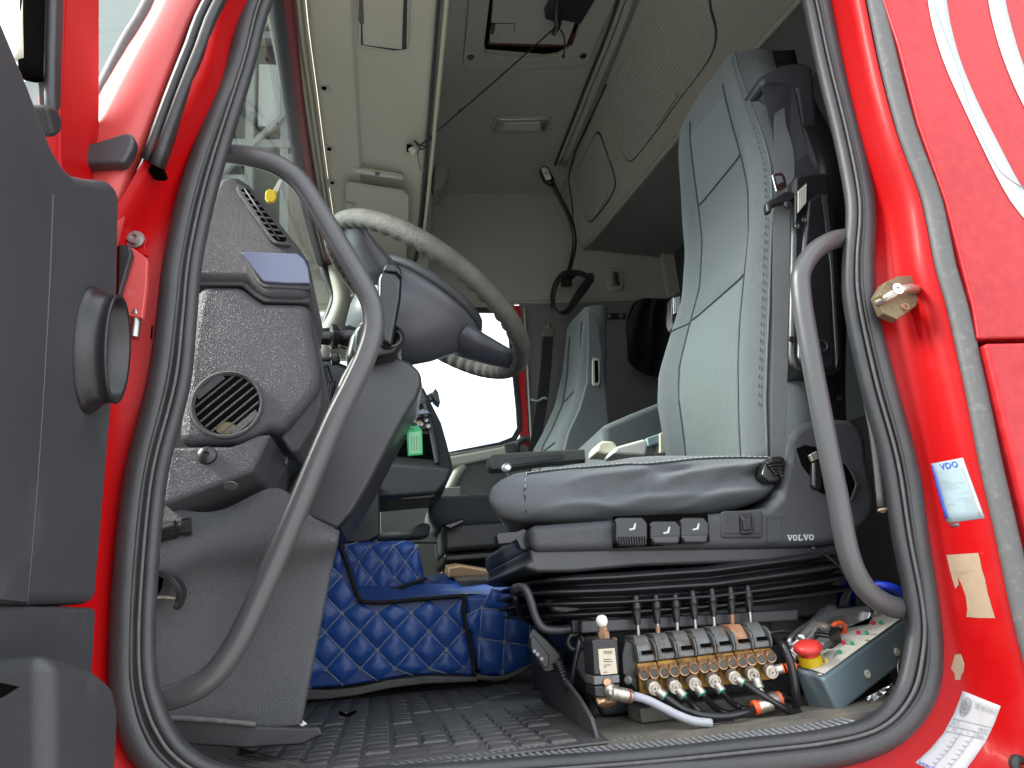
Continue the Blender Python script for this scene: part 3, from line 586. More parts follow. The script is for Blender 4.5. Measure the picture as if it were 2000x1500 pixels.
tube('speaker_ring', [PY(940, 962, YF - .038) + V((.145 * math.cos(t), 0, .145 * math.sin(t))) for t in [2 * math.pi * i / 32 for i in range(32)]], .008, 'greywall', fw_, seg=6, closed=True, smooth_path=False)
tube('door_panel_ridge', YS([(868, 970), (880, 950), (893, 925), (905, 908)], YF - .035), .022, 'pale', fw_, seg=8)
# coat hook and dark switch plate on the lining
hk = thing('coat_hook', 'grey recessed coat hook on the far rear lining', 'hook', PY(1203, 545, YF))
pyprism('hook_plate', [(1186, 525), (1192, 521), (1212, 521), (1218, 527), (1219, 560), (1214, 567), (1194, 568), (1188, 562)], YF - .02, .02, 'cab', hk, bev=.01, seg=3)
pyprism('hook_recess', [(1195, 530), (1210, 530), (1211, 558), (1197, 559)], YF - .0225, .003, 'greywall', hk, bev=.001)
tube('hook_arm', YS([(1203, 534), (1204, 548), (1208, 556)], YF - .035), .008, 'black', hk, seg=8)
sp = thing('switch_plate', 'dark switch plate with two bright bits low on the far lining', 'switch', PY(1198, 617, YF))
pyprism('plate', [(1171, 611), (1222, 611), (1222, 622), (1171, 623)], YF - .01, .012, 'black', sp, bev=.002)
for x in (1190, 1213): lathe('switch_button', PY(x, 617, YF - .01), (0, -1, 0), [(.014, 0), (.012, .008), (.002, .01)], 'chrome', sp, seg=10)
# ---- near part of rear wall dark trim, corner post
tube('rear_corner_post', [PY(1290, 480, YF - .02), PY(1297, 530, YF - .02), PY(1306, 582, YF - .02)], .01, 'cab', fw_, seg=8)
far_piece('corner_panel', [(1291, 482), (1345, 440), (1350, 575), (1306, 580)], 'cab', -.05, .02)
bh_ = thing('bulkhead', 'dark lower bulkhead below the windscreen behind the dashboard', 'bulkhead', (-.65, 1.1, 0))
rbox('bulkhead_wall', (-.66, 1.16, .27), (.04, 2.3, .72), 'greywall', bh_, bev=0)
rbox('dash_core', (-.40, 1.24, .42), (.46, 1.94, .26), 'plastic', bh_, bev=.02)
pyprism('instrument_housing', [(612, 705), (640, 695), (690, 715), (720, 760), (700, 900), (600, 900)], .66, .3, 'black', bh_, bev=.02)
rbox('footwell_side', (-.4, .17, .2), (.4, .02, .8), 'plastic', bh_, bev=0)
# ---- windscreen, surround and far pillar
ws = thing('windscreen', 'greenish windscreen seen edge-on beside the driver pillar', 'windscreen', (-.6, 1.1, .6))
ZT = 1.69
topx = [(470, -700), (507, -250), (537, 0), (556, 150), (576, 290), (592, 392), (618, 490), (642, 548)]
TOP = [PZ(a, b, ZT) for a, b in topx]
TOP[0] = TOP[1].lerp(TOP[2], -.02); TOP[0].y = .1
TOP = [p for k, p in enumerate(TOP) if k == 0 or p.y > .14]
BOT = [V((-.66 + .06 * abs(p.y - 1.1) ** 2, p.y, .66)) for p in TOP]
nrow = 10
TT = resample(TOP, 16); BB = resample(BOT, 16)
grid('glass', [[a.lerp(b, j / nrow) + V((-.05 * math.sin(math.pi * j / nrow), 0, 0)) for a, b in zip(TT, BB)] for j in range(nrow + 1)], 'wscreen', ws)
tube('rubber_surround', [p + V((.012, 0, 0)) for p in TOP], .026, 'rubber', ws, seg=10, n=5)
tube('rubber_bead', [p + V((.033, 0, -.012)) for p in TOP], .012, 'plastic', ws, seg=8, n=5)
tube('red_flange', [PZ(a, b, ZT - .01) for a, b in [(500, -700), (533, -250), (562, 0), (576, 130), (590, 250), (606, 345), (628, 440), (655, 545)]], .017, mat('dull_red_flange', (.16, .012, .02), .5), ws, seg=8, n=5)
fa = thing('far_windscreen_pillar', 'beige trimmed far windscreen pillar beyond the steering wheel', 'pillar', PY(660, 640, 2.2))
tube('pillar_trim', YS([(645, 430), (655, 520), (668, 580), (660, 620), (642, 660), (628, 720)], 2.12), lambda t: .03 + .02 * t, 'cab', fa, seg=10)
tube('pillar_rubber', YS([(618, 430), (632, 520), (650, 570), (652, 590), (640, 625), (622, 680)], 2.13), .022, 'rubber', fa, seg=8)
pyprism('pillar_cover', [(655, 590), (690, 570), (735, 560), (735, 590), (705, 604), (690, 640), (680, 700), (640, 700), (645, 650)], 2.16, .06, 'cab', fa, bev=.02, seg=3)
tube('mirror_gasket', YS([(672, 680), (680, 640), (695, 612), (715, 603)], 2.15), .014, 'rubber', fa, seg=8)
# ---- header shelf above the windscreen
hd = thing('overhead_shelf', 'beige overhead shelf above the windscreen with hatch, lamp and visor', 'overhead shelf', (0, 1.1, 1.7))
ZS = 1.70
def HZ(pts, z): return [PZ(a, b, z) for a, b in pts]
fr_edge = [(575, -700), (592, -250), (598, 0), (622, 200), (648, 400), (668, 520), (690, 600)]
re_edge = [(920, -700), (888, -250), (868, 0), (850, 200), (831, 400), (816, 520), (800, 610)]
F_ = crs(HZ(fr_edge, ZS), 30); R_ = crs(HZ(re_edge, ZS), 30)
def hrow(t, dz): return [a.lerp(b, t) + V((0, 0, dz)) for a, b in zip(F_, R_)]
grid('underside', [hrow(t, dz) for t, dz in ((-.02, .06), (0, .012), (.012, .003), (.05, .0), (.30, .0), (.325, .001), (.335, .010), (.36, .013), (.5, .013), (.9, .013), (.955, .008), (.975, .03), (1.0, .12), (1.0, .46))], 'beige', hd)
grid('front_ridge', [hrow(t, dz) for t, dz in ((-.14, .03), (-.13, .004), (-.10, -.002), (-.09, .012), (-.085, .012), (-.07, -.003), (-.05, -.003), (-.045, .014), (-.03, .014), (-.025, .0), (-.012, .0), (-.01, .02))], 'beige2', hd)
grid('ridge_step', [hrow(t, dz) for t, dz in ((-.32, .07), (-.28, .015), (-.2, .005), (-.14, .01), (-.13, .05))], 'beige2', hd)
tube('rear_lip', [p + V((.006, 0, -.004)) for p in R_], .0075, 'beige2', hd, seg=8, smooth_path=False)
tube('rear_lip_gap', [p + V((-.014, 0, .002)) for p in R_], .005, 'seam', hd, seg=6, smooth_path=False)
def hpr(name, px, z, d, m, bev=.004, par=hd): return prism(name, HZ(px, z), (0, 0, d), m, par, bev=bev, seg=3)
hpr('hatch_frame', [(699, -220), (700, 85), (706, 93), (770, 103), (793, 100), (798, 92), (803, -220)], ZS + .006, .02, 'beige', .003)
hpr('hatch_gap', [(704, -215), (705, 88), (770, 99), (794, 96), (799, -215)], ZS + .0045, .004, 'seam', 0)
hpr('hatch_door', [(708, -212), (708, 50), (709, 88), (770, 96), (785, 97), (796, -212)], ZS + .001, .006, 'beige', .003)
hpr('hatch_grip', [(702, -10), (709, 0), (711, 46), (704, 50), (700, 40)], ZS - .001, .006, 'strip', .002)
for x, y in ((635, 172), (645, 291), (651, 357)):
    sc_ = hpr('screw_recess', [(x - 11, y - 6), (x + 4, y - 5), (x + 14, y + 8), (x + 12, y + 11), (x - 9, y + 10)], ZS - .002, .006, 'cab', .002)
    lathe('recess_screw', PZ(x - 2, y, ZS - .003), (0, 0, -1), [(.008, 0), (.007, .003), (.003, .003)], 'hole', sc_, seg=10)
lm = thing('map_lamp', 'slim clear map lamp in the beige overhead shelf', 'lamp', PZ(738, 338, ZS))
hpr('lamp_frame', [(684, 333), (687, 327), (786, 343), (789, 349), (785, 352), (690, 339)], ZS - .001, .01, 'beige2', .003, lm)
hpr('lamp_lens', [(695, 331), (776, 345), (774, 349), (694, 336)], ZS - .006, .006, 'lampglass', .002, lm)
hpr('lamp_switch', [(733, 338), (742, 339), (741, 344), (732, 342)], ZS - .009, .005, 'strip', .001, lm)
vs_ = thing('sun_visor', 'folded beige sun visor under the overhead shelf near the steering wheel', 'sun visor', PZ(735, 420, ZS))
hpr('visor_board', [(674, 362), (682, 359), (790, 376), (800, 384), (798, 460), (792, 540), (690, 540), (676, 430)], ZS - .022, .014, 'beige', .006, vs_)
hpr('visor_clip', [(674, 397), (690, 400), (690, 406), (674, 404)], ZS - .03, .008, 'cab', .002, vs_)
# end bracket and far end of the shelf
pyprism('shelf_end', [(848, 165), (877, 168), (881, 250), (876, 345), (862, 362), (846, 372)], 2.05, .16, 'cab', hd, bev=.02, seg=3)
pyprism('shelf_end', [(838, 360), (848, 375), (845, 440), (838, 540), (815, 585), (800, 585)], 2.1, .12, 'cab', hd, bev=.015, seg=3)
kb = thing('shelf_knob', 'cream knob at the rear lip of the overhead shelf holding a string', 'knob', PZ(808, 292, ZS))
lathe('knob_barrel', PZ(803, 290, ZS + .002), (.5, -.1, -.8), [(.012, 0), (.013, .02), (.01, .026), (.001, .027)], 'cream', kb, seg=14)
rbox('knob_slot', PZ(800, 290, ZS + .004), (.02, .03, .012), 'hole', kb, bev=.001)
# ---- roof hatch, roof lamp, string
rh = thing('roof_hatch', 'grey roof hatch frame with recessed lid in the ceiling', 'roof hatch', PZ(1040, 60, ZR))
def ring_from(name, outer, inner, z0, z1, m, par):
    o1 = HZ(outer, z0); i1_ = HZ(inner, z0); k = len(outer)
    i2 = [V((p.x, p.y, z1)) for p in i1_]; o2 = [V((p.x, p.y, ZR + .01)) for p in o1]
    vs = o2 + o1 + i1_ + i2; fs = []
    for a in range(3):
        for i in range(k): fs.append((a * k + i, a * k + (i + 1) % k, (a + 1) * k + (i + 1) % k, (a + 1) * k + i))
    return mesh(name, vs, fs, m, par, bev=.006, seg=3)
OUTR = [(922, -330), (922, -100), (916, 0), (904, 126), (912, 137), (1030, 137), (1128, 132), (1152, 122), (1168, 80), (1205, 0), (1250, -100), (1330, -330)]
INR = [(960, -300), (960, -100), (957, 0), (946, 88), (950, 108), (1030, 116), (1090, 108), (1118, 92), (1128, 60), (1150, 0), (1180, -100), (1240, -300)]
hfr = ring_from('hatch_frame', OUTR, INR, ZR - .016, ZR + .09, 'cab', rh)
hld = prism('hatch_lid', HZ([(966, -300), (962, 0), (955, 80), (1106, 84), (1116, 60), (1138, 0), (1210, -300)], ZR - .002), (0, 0, -.012), 'roof', rh, bev=.006)
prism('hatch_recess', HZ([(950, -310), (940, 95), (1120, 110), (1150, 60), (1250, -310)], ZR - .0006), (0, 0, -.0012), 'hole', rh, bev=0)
tube('hatch_seal', HZ([(952, 84), (1030, 87), (1106, 87), (1120, 64)], ZR - .008), .006, mat('dark_red_gasket', (.06, .008, .008), .6), rh, seg=6)
for p in ((919, 112), (1139, 109)): lathe('frame_screw', PZ(*p, ZR - .016), (0, 0, -1), [(.014, 0), (.012, .004), (.004, .004), (.004, .001)], 'black', hfr, seg=12)
for p in ((969, 73), (1092, 71)): lathe('lid_button', PZ(*p, ZR - .014), (0, 0, -1), [(.012, 0), (.01, .003), (.002, .004)], 'cab', hld, seg=10)
tube('lid_outline', HZ([(966, 46), (1006, 46), (1004, 62)], ZR - .0145), .0015, 'seam', hld, seg=5, smooth_path=False)
rbox('lid_catch', PZ(961, 56, ZR - .02), (.018, .045, .012), 'black', hld)
lk_ = thing('hatch_latch', 'black hatch latch mechanism hanging from the ceiling hatch', 'latch', PZ(1095, 30, ZR - .06))
rbox('latch_body', PZ(1098, -2, ZR - .05), (.06, .16, .05), 'black', lk_, bev=.006, rot=Matrix.Rotation(.25, 3, 'Z'))
rbox('latch_plate', PZ(1128, 14, ZR - .04), (.08, .12, .02), 'black', lk_, bev=.004, rot=Matrix.Rotation(.2, 3, 'Z'))
tube('latch_lever', [PZ(1092, -10, ZR - .075), PZ(1088, 25, ZR - .085), PZ(1090, 48, ZR - .09), PZ(1081, 66, ZR - .09)], lambda t: .017 - .008 * t, 'black', lk_, seg=8)
tube('latch_cord', [PZ(1092, 56, ZR - .09), PZ(1100, 66, ZR - .1), PZ(1103, 84, ZR - .12), PZ(1101, 112, ZR - .15)], .003, 'black', lk_, seg=6)
lathe('cord_toggle', PZ(1101, 113, ZR - .15), (0, 0, 1), [(.004, 0), (.006, .006), (.004, .014)], 'black', lk_, seg=8)
P0 = PZ(1084, 54, ZR - .09); P1 = PZ(821, 284, ZS - .012)
sg_ = thing('string', 'thin black string tied from the hatch latch to the overhead shelf', 'string', P1)
mid = P0.lerp(P1, .5) + V((0, 0, -.004))
tube('main_cord', [P0, mid, P1], .0026, 'black', sg_, seg=6)
for f, nm in ((.71, 'knot'), (.9, 'knot')): lathe(nm, P0.lerp(P1, f), (P1 - P0), [(.002, -.006), (.006, 0), (.002, .006)], 'black', sg_, seg=8)
tube('loop', [P1 + V((.03, .03, .02)), P1, P1 + V((-.02, -.02, .004)), PZ(824, 292, ZS - .014), PZ(838, 276, ZS - .01), PZ(846, 262, ZS)], .0028, 'black', sg_, seg=6)
tube('loose_end', [P1, PZ(816, 300, ZS - .018), PZ(818, 316, ZS - .02), PZ(822, 333, ZS - .02)], .0022, 'black', sg_, seg=6)
rl_ = thing('roof_lamp', 'clear roof lamp in chrome frame on the grey ceiling', 'lamp', PZ(1020, 247, ZR))
def RZ(name, px, z, d, m, bev, par=rl_): return prism(name, HZ(px, z), (0, 0, d), m, par, bev=bev, seg=3)
RZ('lamp_base', [(958, 262), (964, 236), (970, 231), (1072, 229), (1080, 234), (1076, 258), (1068, 262)], ZR - .012, .014, 'cab', .006)
RZ('lamp_bezel', [(965, 258), (970, 239), (976, 234), (1070, 233), (1075, 238), (1068, 257)], ZR - .018, .008, 'silver', .005)
RZ('lamp_lens', [(980, 256), (985, 241), (1056, 240), (1054, 256)], ZR - .026, .01, 'lampglass', .004)
RZ('lamp_switch', [(1057, 256), (1059, 243), (1066, 243), (1064, 256)], ZR - .024, .01, 'strip', .002)
# curtain rail
cr_ = thing('curtain_rail', 'pale double curtain rail running across the ceiling before the cabinets', 'curtain rail', PZ(1150, 170, ZR - .02))
for dx, r, mm in ((0, .009, 'cab'), (.018, .006, 'pale'), (.03, .011, 'cab'), (-.016, .005, 'seam')):
    tube('rail', [PZ(1232, -250, ZR - .02) + V((dx + .06, 0, 0)), PZ(1216, 0, ZR - .02) + V((dx, 0, 0)), PZ(1150, 172, ZR - .02) + V((dx, 0, 0)), PZ(1090, 322, ZR - .02) + V((dx, 0, 0))], r, mm, cr_, seg=8)
# ---- rear overhead cabinets
cb = thing('overhead_cabinets', 'grey overhead cabinets with ribbed doors along the rear wall', 'cabinet', (1.2, 1.2, 1.84))
ZC = 1.84
LOW = [PZ(a, b, ZC) for a, b in [(1141, 482), (1250, 352), (1400, 172), (1565, -10), (1760, -240), (1960, -480)]]
LOW[0].y = 2.27
UPP = [V((PZ(a, b, ZR - .03).x + .03, q.y, ZR - .03)) for (a, b), q in zip([(1095, 335), (1150, 200), (1220, 40), (1300, -150), (1420, -420), (1560, -700)], LOW)]
UPP = [V((.93, q.y, ZR - .02)) for q in LOW]
lo = crs(LOW, 24); upc = crs(UPP, 24)
CABS = [[u.lerp(l, t) + V((dx, 0, dz)) for u, l in zip(upc, lo)] for t, dx, dz in ((0, 0, 0), (.08, -.004, -.002), (.5, -.012, -.006), (.9, -.004, -.006), (.97, .004, -.004), (1, .022, -.012))]
face = grid('cabinet_front', CABS, 'cab', cb)
HF = Hit([face])
grid('cabinet_floor', [[p + V((.02, 0, -.012)) for p in lo], [V((XR, p.y, ZC - .06)) for p in lo]], 'greywall', cb)
tube('cabinet_edge', [p + V((.004, 0, -.006)) for p in lo], .012, 'cab', cb, seg=8, smooth_path=False)
def cab_door(px, m, d, name, off=.0):
    pts = cat_rom([HF(a, b, off) for a, b in px], 3, True); nrm = V((-.82, 0, -.57)).normalized()
    c = sum(pts, V()) / len(pts); k = len(pts)
    vs = [p + nrm * d for p in pts] + [c + nrm * (d + .003)] + list(pts)
    fs = [(i, (i + 1) % k, k) for i in range(k)] + [(k + 1 + i, k + 1 + (i + 1) % k, (i + 1) % k, i) for i in range(k)]
    return mesh(name, vs, fs, m, cb, smooth=False)
BIG = [(1300, -40), (1260, 40), (1228, 105), (1205, 150), (1194, 185), (1196, 215), (1206, 260), (1217, 296), (1228, 311), (1242, 306), (1280, 258), (1330, 190), (1372, 135), (1393, 98), (1398, 60), (1388, 20), (1375, -40)]
SM = [(1165, 262), (1152, 285), (1136, 315), (1127, 335), (1127, 360), (1134, 390), (1144, 420), (1154, 430), (1164, 422), (1184, 397), (1198, 372), (1201, 352), (1194, 325), (1182, 292), (1173, 266)]
def grow(px, s):
    cx = sum(a for a, b in px) / len(px); cy = sum(b for a, b in px) / len(px); return [(cx + (a - cx) * s, cy + (b - cy) * s) for a, b in px]
cab_door(grow(BIG, 1.022), 'seam', .001, 'door_gap'); dA = cab_door(BIG, 'rib', .006, 'cabinet_door')
cab_door(grow(SM, 1.05), 'seam', .001, 'door_gap'); dB = cab_door(SM, 'rib', .006, 'cabinet_door')
for a, b, dd_ in (((1284, 241), (1324, 182), dA), ((1165, 418), (1189, 378), dB)):
    p0 = HF(*a, .012); p1 = HF(*b, .012)
    ribbon('door_grip', [p0, p0.lerp(p1, .5), p1], V((-.004, 0, .014)), .006, 'beige2', dd_)
tube('cabinet_seam', [HF(1120, 440, .001), HF(1118, 400, .001), HF(1112, 350, .001), HF(1122, 300, .001), HF(1150, 240, .001), HF(1185, 165, .001)], .004, 'seam', cb, seg=6)
lathe('cabinet_lock', HF(1153, 204, .003), (-.8, -.2, -.5), [(.012, 0), (.012, .006), (.006, .006), (.006, .002)], 'black', cb, seg=12)

yt_ = thing('yellow_tag', 'yellow plastic tag hanging before the windscreen beside the dash vent', 'tag', PY(530, 382, .9))
pyprism('tag_body', [(519, 372), (526, 368), (538, 372), (541, 384), (534, 394), (522, 394), (517, 386)], .9, .012, 'yellowtag', yt_, bev=.003)
pyprism('tag_strap', [(533, 372), (545, 350), (552, 352), (541, 378)], .905, .006, 'cream', yt_, bev=.001)
# ================================================================ dashboard end
db = thing('dashboard', 'dark grey grained dashboard end facing the open door', 'dashboard', (-.2, .1, .3))
pad = pyprism('top_pad', [(372, 546), (400, 400), (424, 347), (445, 341), (464, 343), (486, 357), (502, 377), (545, 430), (583, 478), (601, 505), (607, 535), (605, 560), (600, 582), (518, 580), (498, 566), (478, 546)], .058, .22, 'dashfine', db, bev=.012, seg=4)
pyprism('pad_shadow_step', [(378, 544), (478, 544), (500, 562), (520, 575), (606, 580), (604, 592), (516, 590), (494, 577), (472, 557), (378, 557)], .066, .2, 'dashfine', db, bev=.003)
pyprism('blue_trim', [(471, 494), (476, 491), (580, 494), (594, 505), (602, 522), (606, 553), (560, 553), (516, 550), (511, 546)], .0535, .02, 'bluetrim', db, bev=.003, seg=3)
pyprism('pad_lip', [(466, 493), (474, 487), (512, 548), (518, 553), (606, 556), (606, 566), (516, 562), (503, 554)], .056, .02, 'dashfine', db, bev=.003)
# side window demister slot
dv = [(460, 366), (463, 360), (470, 360), (484, 366), (566, 470), (568, 478), (562, 480), (536, 476), (526, 468), (464, 378)]
sl = pyprism('demister_frame', dv, .0515, .012, 'dashfine', db, bev=.004, seg=3)
dvi = [(470, 370), (480, 368), (487, 372), (560, 466), (556, 472), (540, 470), (532, 463)]
pyprism('demister_cavity', dvi, .0507, .002, 'hole', sl, bev=0)
for i in range(8):
    t = (i + .4) / 8; a = (470 + (532 - 470) * t, 370 + (463 - 370) * t); b = (487 + (560 - 487) * t, 372 + (466 - 372) * t)
    pyprism('demister_vane', [a, (b[0], b[1]), (b[0] + 1.5, b[1] + 4), (a[0] + 1.5, a[1] + 3.5)], .0485, .0022, 'dashfine', sl, bev=.0006)
tube('demister_bar', YS([(478, 369), (545, 468)], .0475), .0011, 'plastic', sl, seg=6, smooth_path=False)
# main end panel
PAN = [(345, 868), (352, 800), (362, 700), (378, 600), (386, 555), (472, 555), (494, 575), (514, 588), (606, 590), (611, 640), (622, 690), (629, 735), (622, 765), (598, 795), (560, 838), (545, 845), (528, 843), (500, 855), (468, 868)]
pan = pyprism('end_panel', PAN, .062, .2, 'dash', db, bev=.016, seg=5)
pyprism('panel_corner', [(598, 792), (629, 742), (628, 790), (616, 828), (582, 882), (568, 884), (546, 852), (562, 838)], .075, .12, 'dashfine', db, bev=.006, seg=3)
# round vent with slanted slots
vc = PY(444, 790, .060)
vt = lathe('vent_ring', vc, (0, -1, 0), [(.0475, -.004), (.0475, .003), (.045, .0045), (.043, .0035), (.0405, -.002)], 'dashfine', db, seg=44)
lathe('vent_cavity', vc, (0, -1, 0), [(.041, -.003), (.041, .0004)], 'hole', vt, seg=40)
lathe('vent_debris', vc + V((-.001, -.0003, -.033)), (0, -1, 0), [(.009, 0), (.007, .0006), (.001, .001)], 'brown', vt, seg=12, sx=1.5)
dirv = V((math.cos(.72), 0, math.sin(.72))); prp = V((-math.sin(.72), 0, math.cos(.72)))
for i in range(8):
    o_ = -.0355 + i * .0101; h_ = math.sqrt(max(1e-6, .0415 ** 2 - o_ ** 2)); c = vc + prp * o_ + V((0, -.0018, 0))
    wv = .0014 if 0 < i < 7 else .005
    P = [c + dirv * -h_ - prp * wv, c + dirv * h_ - prp * wv, c + dirv * h_ + prp * wv, c + dirv * -h_ + prp * wv]
    prism('vent_slat', P, (0, .003, 0), 'dashfine', vt, bev=.001)
# lower beam
FB = YS([(316, 987), (332, 872), (449, 870), (470, 863), (487, 855), (505, 848), (530, 845), (492, 921)], .058)
bv = PY(566, 895, .13) - PY(530, 845, .058); bv.y = .085
lbm = prism('lower_beam', FB, bv, 'dash', db, bev=.006, seg=3)
scr = PY(405, 890, .058); lathe('beam_screw', scr, (0, -1, .12), [(.0125, 0), (.0115, .004), (.008, .0065), (.004, .007), (.0035, .004), (.001, .004)], 'black', lbm, seg=20)
for p in ((527, 872), (556, 900)): lathe('end_plug', PY(p[0], p[1], .088), (.8, -.6, -.1), [(.007, 0), (.006, .002), (.003, .001)], 'black', lbm, seg=12, sx=.6)
lathe('beam_hole', PY(450, 948, .068), (0, -.5, -1), [(.010, 0), (.009, .001)], 'greymetal', db, seg=14)
# kick panel: upper bulge flows into the flat lower part
rows = []
TL = [(305, 985), (420, 1000), (540, 950), (602, 1005), (660, 1036)]
ML = [(302, 1160), (360, 1110), (430, 1085), (560, 1082), (655, 1068)]
M2 = [(301, 1190), (360, 1140), (430, 1116), (555, 1112), (648, 1096)]
BL = [(312, 1403), (380, 1411), (450, 1416), (530, 1420), (586, 1414)]
def bl(A_, B_, t): return [(a[0] + (b[0] - a[0]) * t, a[1] + (b[1] - a[1]) * t) for a, b in zip(A_, B_)]
for px, y in ((TL, .085), (bl(TL, ML, .3), .075), (bl(TL, ML, .7), .074), (ML, .079), (M2, .098), (bl(M2, BL, .15), .1), (bl(M2, BL, .55), .1), (BL, .098)):
    pts = crs(YS(px, y), 16); e = pts[-1]
    pts += [e + V((.003, .006, 0)), e + V((.0, .02, 0)), e + V((-.12, .3, 0))]; rows.append(pts)
grid('kick_panel', rows, 'dash', db, sub=1)
pyprism('kick_panel_flap', [(560, 1020), (600, 1005), (652, 1030), (660, 1040), (652, 1045), (598, 1020)], .105, .02, 'dashfine', db, bev=.003)
tube('kick_panel_edge', YS([(655, 1068), (640, 1130), (622, 1220), (604, 1315), (586, 1412)], .108), .0025, 'strip', db, seg=6)
pyprism('kick_strip', [(314, 1402), (400, 1409), (500, 1418), (590, 1422), (624, 1420), (630, 1436), (590, 1455), (480, 1462), (330, 1452)], .082, .012, 'rubber', db, bev=.003)
tube('kick_bead', YS([(312, 1402), (360, 1403), (430, 1408), (500, 1415)], .078), .0035, 'strip', db, seg=6)
pyprism('white_corner', [(578, 1412), (586, 1404), (600, 1414), (590, 1420)], .11, .004, 'white', db, bev=.001)
# bonnet release hook and small rollers by the seal
hkx = thing('release_hook', 'black hooked release lever on the kick panel beside the seal', 'lever', PY(340, 1150, .08))
Hk = YS([(300, 1118), (318, 1121), (340, 1133), (352, 1148), (354, 1163), (349, 1180), (342, 1190)], .06)
ribbon('hook_blade', Hk, [V((0, .03, 0)), V((0, .03, 0)), V((0, .032, 0)), V((0, .03, 0)), V((0, .026, 0)), V((0, .018, 0)), V((0, .006, 0))], .007, 'black', hkx)
tube('hook_wire', YS([(296, 1167), (320, 1166), (346, 1168)], .066), .0022, 'fitting', hkx, seg=6)
tube('hook_pivot', YS([(296, 1140), (312, 1142)], .07), .013, 'hole', hkx, seg=10)
rl2 = thing('cable_roller', 'small black roller under the lower dash beam', 'roller', PY(335, 1035, .07))
lathe('roller', PY(300, 1044, .075), PY(362, 1030, .075) - PY(300, 1044, .075), [(.012, 0), (.012, .028), (.009, .03), (.009, .034), (.012, .036), (.012, .046)], 'gloss', rl2, seg=16)
# ---- steering column
sc2 = thing('steering_column', 'grey moulded steering column cover with stalks', 'steering column', (-.1, .45, .3))
colp = [(545, 985), (590, 900), (630, 820), (665, 735), (690, 690), (760, 690), (800, 705), (822, 725), (825, 750), (815, 775), (790, 815), (760, 870), (722, 945), (690, 1000), (665, 1030), (655, 1036), (600, 1012)]
pyprism('column_cover', colp, .40, .24, 'plastic', sc2, bev=.035, seg=6)
pyprism('cover_seam', [(808, 776), (814, 770), (818, 776), (745, 905), (702, 985), (697, 984), (735, 905)], .5, .02, 'silver', sc2, bev=.004)
pyprism('column_neck', [(672, 700), (682, 655), (705, 620), (735, 610), (770, 640), (775, 690), (750, 720), (700, 730)], .42, .2, 'black', sc2, bev=.03, seg=5)
skc = PY(738, 668, .36)
sk = [(692, 645), (700, 628), (735, 625), (770, 628), (788, 640), (790, 655), (782, 680), (770, 692), (735, 700), (700, 692), (690, 672)]
pyprism('lever_socket', sk, .36, .10, 'black', sc2, bev=.012, seg=4)
pyprism('socket_hollow', [(745, 645), (775, 638), (783, 650), (772, 672), (748, 680)], .3585, .003, 'hole', sc2, bev=0)
torus('socket_ring', PY(762, 660, .357), (0, -1, .3), .02, .003, 'plastic', sc2)
lv = thing('column_lever', 'upright glossy black lever standing beside the steering hub', 'lever', PY(760, 680, .36))
pyprism('lever_blade', [(745, 668), (738, 600), (738, 545), (745, 528), (775, 532), (785, 545), (783, 580), (772, 640), (766, 675)], .335, .035, 'gloss', lv, bev=.008, seg=4)
pyprism('lever_cap', [(747, 528), (754, 514), (772, 515), (783, 527), (785, 542), (772, 531), (752, 530)], .338, .03, 'black', lv, bev=.005, seg=3)
# stalks on the far side
sk2 = thing('wiper_stalk', 'black twist stalk reaching forward from the steering column', 'stalk', PY(660, 660, .5))
lathe('stalk_grip', PY(700, 658, .5), PY(624, 657, .48) - PY(700, 658, .5), [(.02, 0), (.024, .02), (.016, .04), (.024, .044), (.026, .056), (.018, .06), (.016, .085), (.01, .088)], 'gloss', sk2, seg=18)
sk3 = thing('indicator_stalk', 'small black knob stalk below the twist stalk', 'stalk', PY(640, 700, .45))
lathe('stalk_rod', PY(622, 703, .42), PY(650, 700, .42) - PY(622, 703, .42), [(.0045, 0), (.0045, .022), (.014, .024), (.014, .036), (.008, .04)], 'gloss', sk3, seg=14)
ribbon('stalk_arm', YS([(628, 720), (640, 760), (665, 790), (700, 800)], .46), V((0, .05, 0)), .03, 'gloss', sk3)
for i in range(4): tube('loom_wire', YS([(636 + i * 5, 745), (632 + i * 4, 790), (640 + i * 5, 850)], .36 + i * .02), .006, 'hose', sk3, seg=6)
# ---- steering wheel
WC = V((.107, .592, .822)); WA = .638; WN = V((math.sin(WA), 0, math.cos(WA))); WU = V((math.cos(WA), 0, -math.sin(WA))); WVv = V((0, 1, 0)); WR = .250
sw = thing('steering_wheel', 'worn leather steering wheel with finger grips and grey hub', 'steering wheel', WC)
def wp(t, r=WR, h=0): return WC + (WU * math.cos(t) + WVv * math.sin(t)) * r + WN * h
rows = []; NT, NS = 520, 16
for i in range(NT):
    t = 2 * math.pi * i / NT; rad = WU * math.cos(t) + WVv * math.sin(t); r_ = []
    for s in range(NS):
        a = 2 * math.pi * s / NS; rr0 = .0195
        inner = max(0, -math.sin(a) * .45 - math.cos(a) * .89)       # finger bumps on the underside, inner edge
        rr0 *= 1 - .26 * inner * (.5 + .5 * math.cos(t * 52)) ** 1.3
        r_.append(wp(t) + rad * (math.cos(a) * rr0) + WN * (math.sin(a) * rr0 * 1.12))
    rows.append(r_)
rows.append(rows[0])
grid('rim', rows, 'wheel', sw, closed_u=True)
